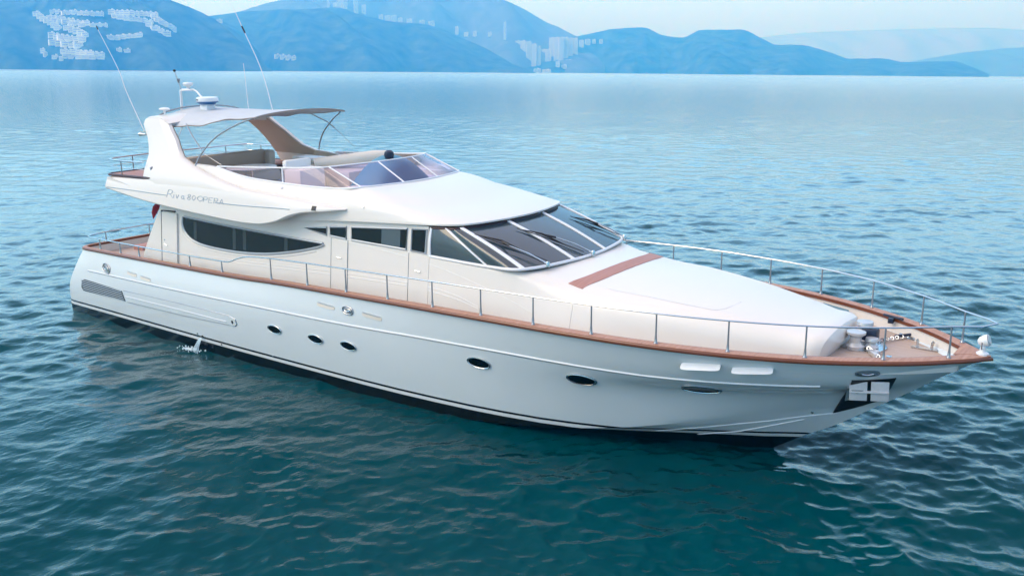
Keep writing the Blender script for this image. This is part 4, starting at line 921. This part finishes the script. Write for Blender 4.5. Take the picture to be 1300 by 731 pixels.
for k in range(19):
    a_ = math.pi*k/18; hh = math.sin(a_)**.6; y = -.75+1.95*k/18
    rows.append([Vector((10.75-.95*c_, y, 4.30+(.80*hh if i_ in (2, 3, 4) else .35*hh if i_ in (1, 5) else 0)+(.10*hh if i_ == 3 else 0))) for i_, c_ in enumerate((1.25, 1.15, .95, .55, .1, -.25, -.35))])
hc = obj('helm_cover', MB().loft(rows, cap=True), M['cover'], Y, angle=60)
hc.modifiers.new('sub', 'SUBSURF').render_levels = 2
obj('ball_compass', MB().lathe([(.05, -.06), (.11, -.02), (.125, .05), (.11, .12), (.06, .16), (.0001, .17)], (10.42, .02, 5.14), 20), M['navy'], Y)
obj('dashboard', MB().prism([(9.95, -1.75, 4.46), (10.6, -1.68, 4.50), (11.28, -1.1, 4.52), (11.36, 0, 4.52), (11.28, 1.1, 4.52), (10.6, 1.68, 4.50), (9.95, 1.75, 4.46)], (0, 0, .03)), M['white_metal'], Y)
obj('console_front', MB().box((9.97, 0, 4.32), (.05, 3.5, .3)), M['gel'], Y)

# ---- rails
def rail_path(f, x0, x1, n): return [Vector((x, -(sh_y(x)-.06), f(x))) for x in np.linspace(x0, x1, n)]
RT = Cv([(0, 0.30), (7.0, .28), (7.25, .29), (7.6, .40), (8.0, .485), (8.4, .51), (24.2, .56)])
def top_at(x): return sh_z(x)+.04+RT(x)
SX = [1.05, 2.15, 3.12, 5.55, 6.95, 8.935, 10.262, 11.584, 12.901, 14.21, 15.494, 16.753, 17.998, 19.229, 20.455, 21.638, 22.736, 23.60]
pth = []
for x in list(np.linspace(.55, 6.8, 14))+list(np.linspace(6.95, 8.6, 12))+list(np.linspace(9, 23.9, 50)):
    if x > 23.5: y = max(.0, (sh_y(23.5)-.06)*(24.22-x)/(.72))
    else: y = sh_y(x)-.06
    pth.append(Vector((x+(0 if x < 23.5 else (x-23.5)*.3), -y, top_at(x))))
aftp = [Vector((-.02, 0, top_at(0))), Vector((.0, -.8, top_at(0))), Vector((.03, -1.55, top_at(0))), Vector((.10, -1.98, top_at(0))), Vector((.25, -2.18, top_at(.2)))]
full = aftp+pth+[Vector((24.20, 0, top_at(24)+.02))]
obj('guard_rail', MB().tube(full, .016, 8, cap=False).flipped().tube([Vector(p) for p in full], .016, 8, cap=False), M['steel'], Y)
def stanchion(h_):
    return obj('stanchion', MB().lathe([(.040, 0), (.040, .012), (.026, .03), (.023, .10), (.0165, .16), (.0145, h_)], (0, 0, 0), 10), M['steel_dark'], Y)
proto = {}
for x in SX:
    for sg in (-1, 1):
        h_ = RT(x); y = sh_y(x)-.06; key = round(h_, 1)
        loc = (x, sg*y, sh_z(x)+.04)
        if key not in proto:
            s0_ = stanchion(h_); s0_.location = loc; proto[key] = (s0_, h_)
        else: copy_part(proto[key][0], Y, loc, scale=(1, 1, h_/proto[key][1]))
for y in (-1.5, 0, 1.5):
    copy_part(proto[.3][0], Y, (.02+.02*abs(y), y, 2.09))
# rail round the aft end of the flybridge
fr = [(3.70, -2.36, 4.80), (2.6, -2.40, 4.79), (2.25, -2.38, 4.79), (2.05, -2.2, 4.80), (2.02, -1.2, 4.82), (2.0, 0, 4.82), (2.02, 1.2, 4.82), (2.05, 2.2, 4.82), (2.25, 2.38, 4.82), (2.6, 2.40, 4.82), (3.7, 2.36, 4.84)]
obj('fly_guard_rail', MB().tube(catmull(fr, 4), .0185, 8), M['steel'], Y)
obj('fly_mid_rail', MB().tube(catmull([(x, y, z-.19) for x, y, z in fr], 4), .010, 6), M['steel'], Y)
for x, y in ((2.72, -2.40), (2.03, -1.6), (2.0, 0), (2.03, 1.6), (2.72, 2.40)):
    obj('fly_stanchion', MB().tube([(x, y, 4.40), (x, y, 4.80)], .016, 8), M['steel_dark'], Y)

# ---- foredeck gear
dz_ = sh_z(22)-.26
wl = obj('windlass', MB().lathe([(.42, 0), (.42, .025), (.0001, .03)], (21.98, .25, dz_), 30), M['steel'], Y)
obj('capstan', MB().lathe([(.16, .02), (.17, .08), (.10, .14), (.10, .24), (.17, .30), (.17, .34), (.0001, .36)], (21.92, -.02, dz_), 20), M['silver'], wl)
obj('capstan', MB().lathe([(.14, .02), (.15, .08), (.09, .14), (.09, .30), (.16, .36), (.15, .42), (.0001, .44)], (21.93, .45, dz_), 20), M['silver'], wl)
obj('gypsy', MB().lathe([(.10, 0), (.13, .03), (.07, .09), (.12, .15), (.11, .19), (.0001, .20)], (22.16, .16, dz_+.02), 16), M['silver'], wl)
obj('motor', MB().box((22.05, .42, dz_+.2), (.3, .22, .26)), M['navy'], wl, bevel=.05)
ch = MB()
for k in range(16):
    p = Vector((22.15+.03*k, .55+.055*k, dz_+.05)); ch.tube([p+Vector((.03*math.cos(a_), .045*math.sin(a_)*(1 if k % 2 else .3), .03*math.sin(a_)*(0 if k % 2 else 1))) for a_ in np.linspace(0, 6.28, 9)[:-1]], .010, 5, closed=True)
for k in range(9):
    p = Vector((22.15+.035*k, .02-.05*k, dz_+.05)); ch.tube([p+Vector((.03*math.cos(a_), .045*math.sin(a_)*(1 if k % 2 else .3), .03*math.sin(a_)*(0 if k % 2 else 1))) for a_ in np.linspace(0, 6.28, 9)[:-1]], .011, 5, closed=True)
obj('chain', ch, M['steel'], wl)
obj('chain_stopper', MB().box((22.32, -.26, dz_+.05), (.30, .10, .08), Matrix.Rotation(-.9, 3, 'Z')).box((22.28, -.08, dz_+.045), (.22, .12, .06), Matrix.Rotation(-.6, 3, 'Z')), M['silver'], wl, bevel=.02)
obj('deck_hook', MB().tube([(22.35, 1.02, dz_+.06), (22.60, 1.28, dz_+.08), (22.78, 1.42, dz_+.06)], .028, 6), M['navy'], Y)
cl = obj('deck_cleat', MB().box((22.95, .72, dz_+.012), (.46, .10, .02)).tube([(22.83, .72, dz_), (22.82, .72, dz_+.13), (22.80, .72, dz_+.16)], .028, 8).tube([(23.07, .72, dz_), (23.08, .72, dz_+.13), (23.10, .72, dz_+.16)], .028, 8), M['steel'], Y)
copy_part(cl, Y, (0, -1.44, 0)) if False else None
obj('mooring_bitt', MB().box((22.15, 1.42, sh_z(22)-.02), (.10, .10, .10)).tube([(22.0, 1.43, 2.68), (22.4, 1.30, 2.68)], .028, 8), M['navy'], Y, bevel=.01)
for x, y in ((22.9, -.3), (22.6, -.55), (23.25, .15), (22.55, -.12)):
    obj('deck_filler_cap', MB().lathe([(.05, 0), (.05, .012), (.0001, .014)], (x, y, dz_+.002), 14), M['steel'], Y)
obj('bulwark_opening_patch', MB().prism([(20.62, 2.075, 2.565), (21.22, 1.81, 2.565), (21.26, 1.79, 2.50), (21.22, 1.81, 2.46), (21.05, 1.89, 2.48)], (-.01, -.02, 0)), mat('blue_grey_opening_patch', (.18, .32, .40), .15), Y)  # solid blue-grey patch standing for an open slot with water seen through
sp_ = obj('searchlight', MB().lathe([(.10, 0), (.10, .03), (.05, .06), (.045, .13)], (24.02, .02, 2.63), 18), M['white_metal'], Y)
rot = Matrix.Rotation(R_(78), 3, 'Y') @ Matrix.Rotation(R_(0), 3, 'Z')
obj('lamp_head', MB().lathe([(.04, -.09), (.08, -.05), (.10, .02), (.105, .08), (.0001, .07)], (24.02, .02, 2.87), 20, Matrix.Rotation(R_(70), 3, 'Y')), M['white_metal'], sp_)
obj('lens', MB().lathe([(.095, 0), (.08, .012), (.0001, .016)], (24.10, .02, 2.905), 20, Matrix.Rotation(R_(70), 3, 'Y')), M['silver'], sp_)
obj('yoke', MB().tube([(24.02, -.13, 2.88), (24.02, -.13, 2.76), (24.02, 0, 2.74), (24.02, .17, 2.76), (24.02, .17, 2.88)], .012, 6), M['steel'], sp_)

# ---- loose things: furled flag, water from the bilge outlet
flag = obj('furled_flag', MB().tube([(3.62, -1.95, 3.66), (3.50, -1.97, 3.52), (3.40, -1.98, 3.36), (3.34, -1.98, 3.20)], [.05, .09, .07, .012], 8), M['red'])
flag['label'] = 'dark red rolled ensign hanging under the aft end of the flybridge'; flag['category'] = 'flag'
flag.matrix_world = HEEL.to_4x4()
jm_, jt, jb = newmat('falling_water'); jb.inputs['Base Color'].default_value = (.7, .82, .86, 1); jb.inputs['Roughness'].default_value = .2
p0 = on_side([(6.12, .47)], HULL, .05)[0]; mb = MB()
for k in range(5):
    dx_ = .025*(k-2)
    mb.tube([p0+Vector((dx_*.5, 0, 0)), p0+Vector((-.01+dx_, -.05, -.06)), p0+Vector((-.04+dx_*1.4, -.10, -.18)), p0+Vector((-.10+dx_*2, -.14, -.32)), p0+Vector((-.16+dx_*3, -.17, -.50))], [.006, .008, .009, .010, .016], 6)
jet = obj('discharge_water', mb, jm_); jet.matrix_world = HEEL.to_4x4(); jet['kind'] = 'structure'
fm = MB()
for k in range(95):
    a_ = rnd.uniform(0, 6.28); r0 = abs(rnd.gauss(0, .16)); cx_, cy_ = 5.80+r0*math.cos(a_)*1.7, -2.93+r0*math.sin(a_)*.6; rr_ = rnd.uniform(.006, .022)
    fm.lathe([(rr_, -.03), (rr_, 0), (rr_*.6, rr_*.4), (.0003, rr_*.5)], (cx_, cy_, .05), 7)
fo = obj('splash_foam', fm, M['foam'], weld=False); fo['kind'] = 'structure'
# tiny white boat under the far shore
bt = empty('small_boat', tuple(bearing(811, 3200, .0)), 'tiny white boat far off under the right-hand hills', 'boat')
obj('hull', MB().loft([[(-6, 0, 0), (-6, -1.6, 1.4), (-6, 1.6, 1.4)], [(0, 0, -.4), (0, -2, 1.5), (0, 2, 1.5)], [(7, 0, 1.2), (7, -.1, 2), (7, .1, 2)]], close_v=True, cap=True), M['white_metal'], bt)
obj('cabin', MB().box((-1, 0, 2.4), (5, 2.6, 2)), M['white_metal'], bt, bevel=.2)
bt.scale = (1, 1, 1)
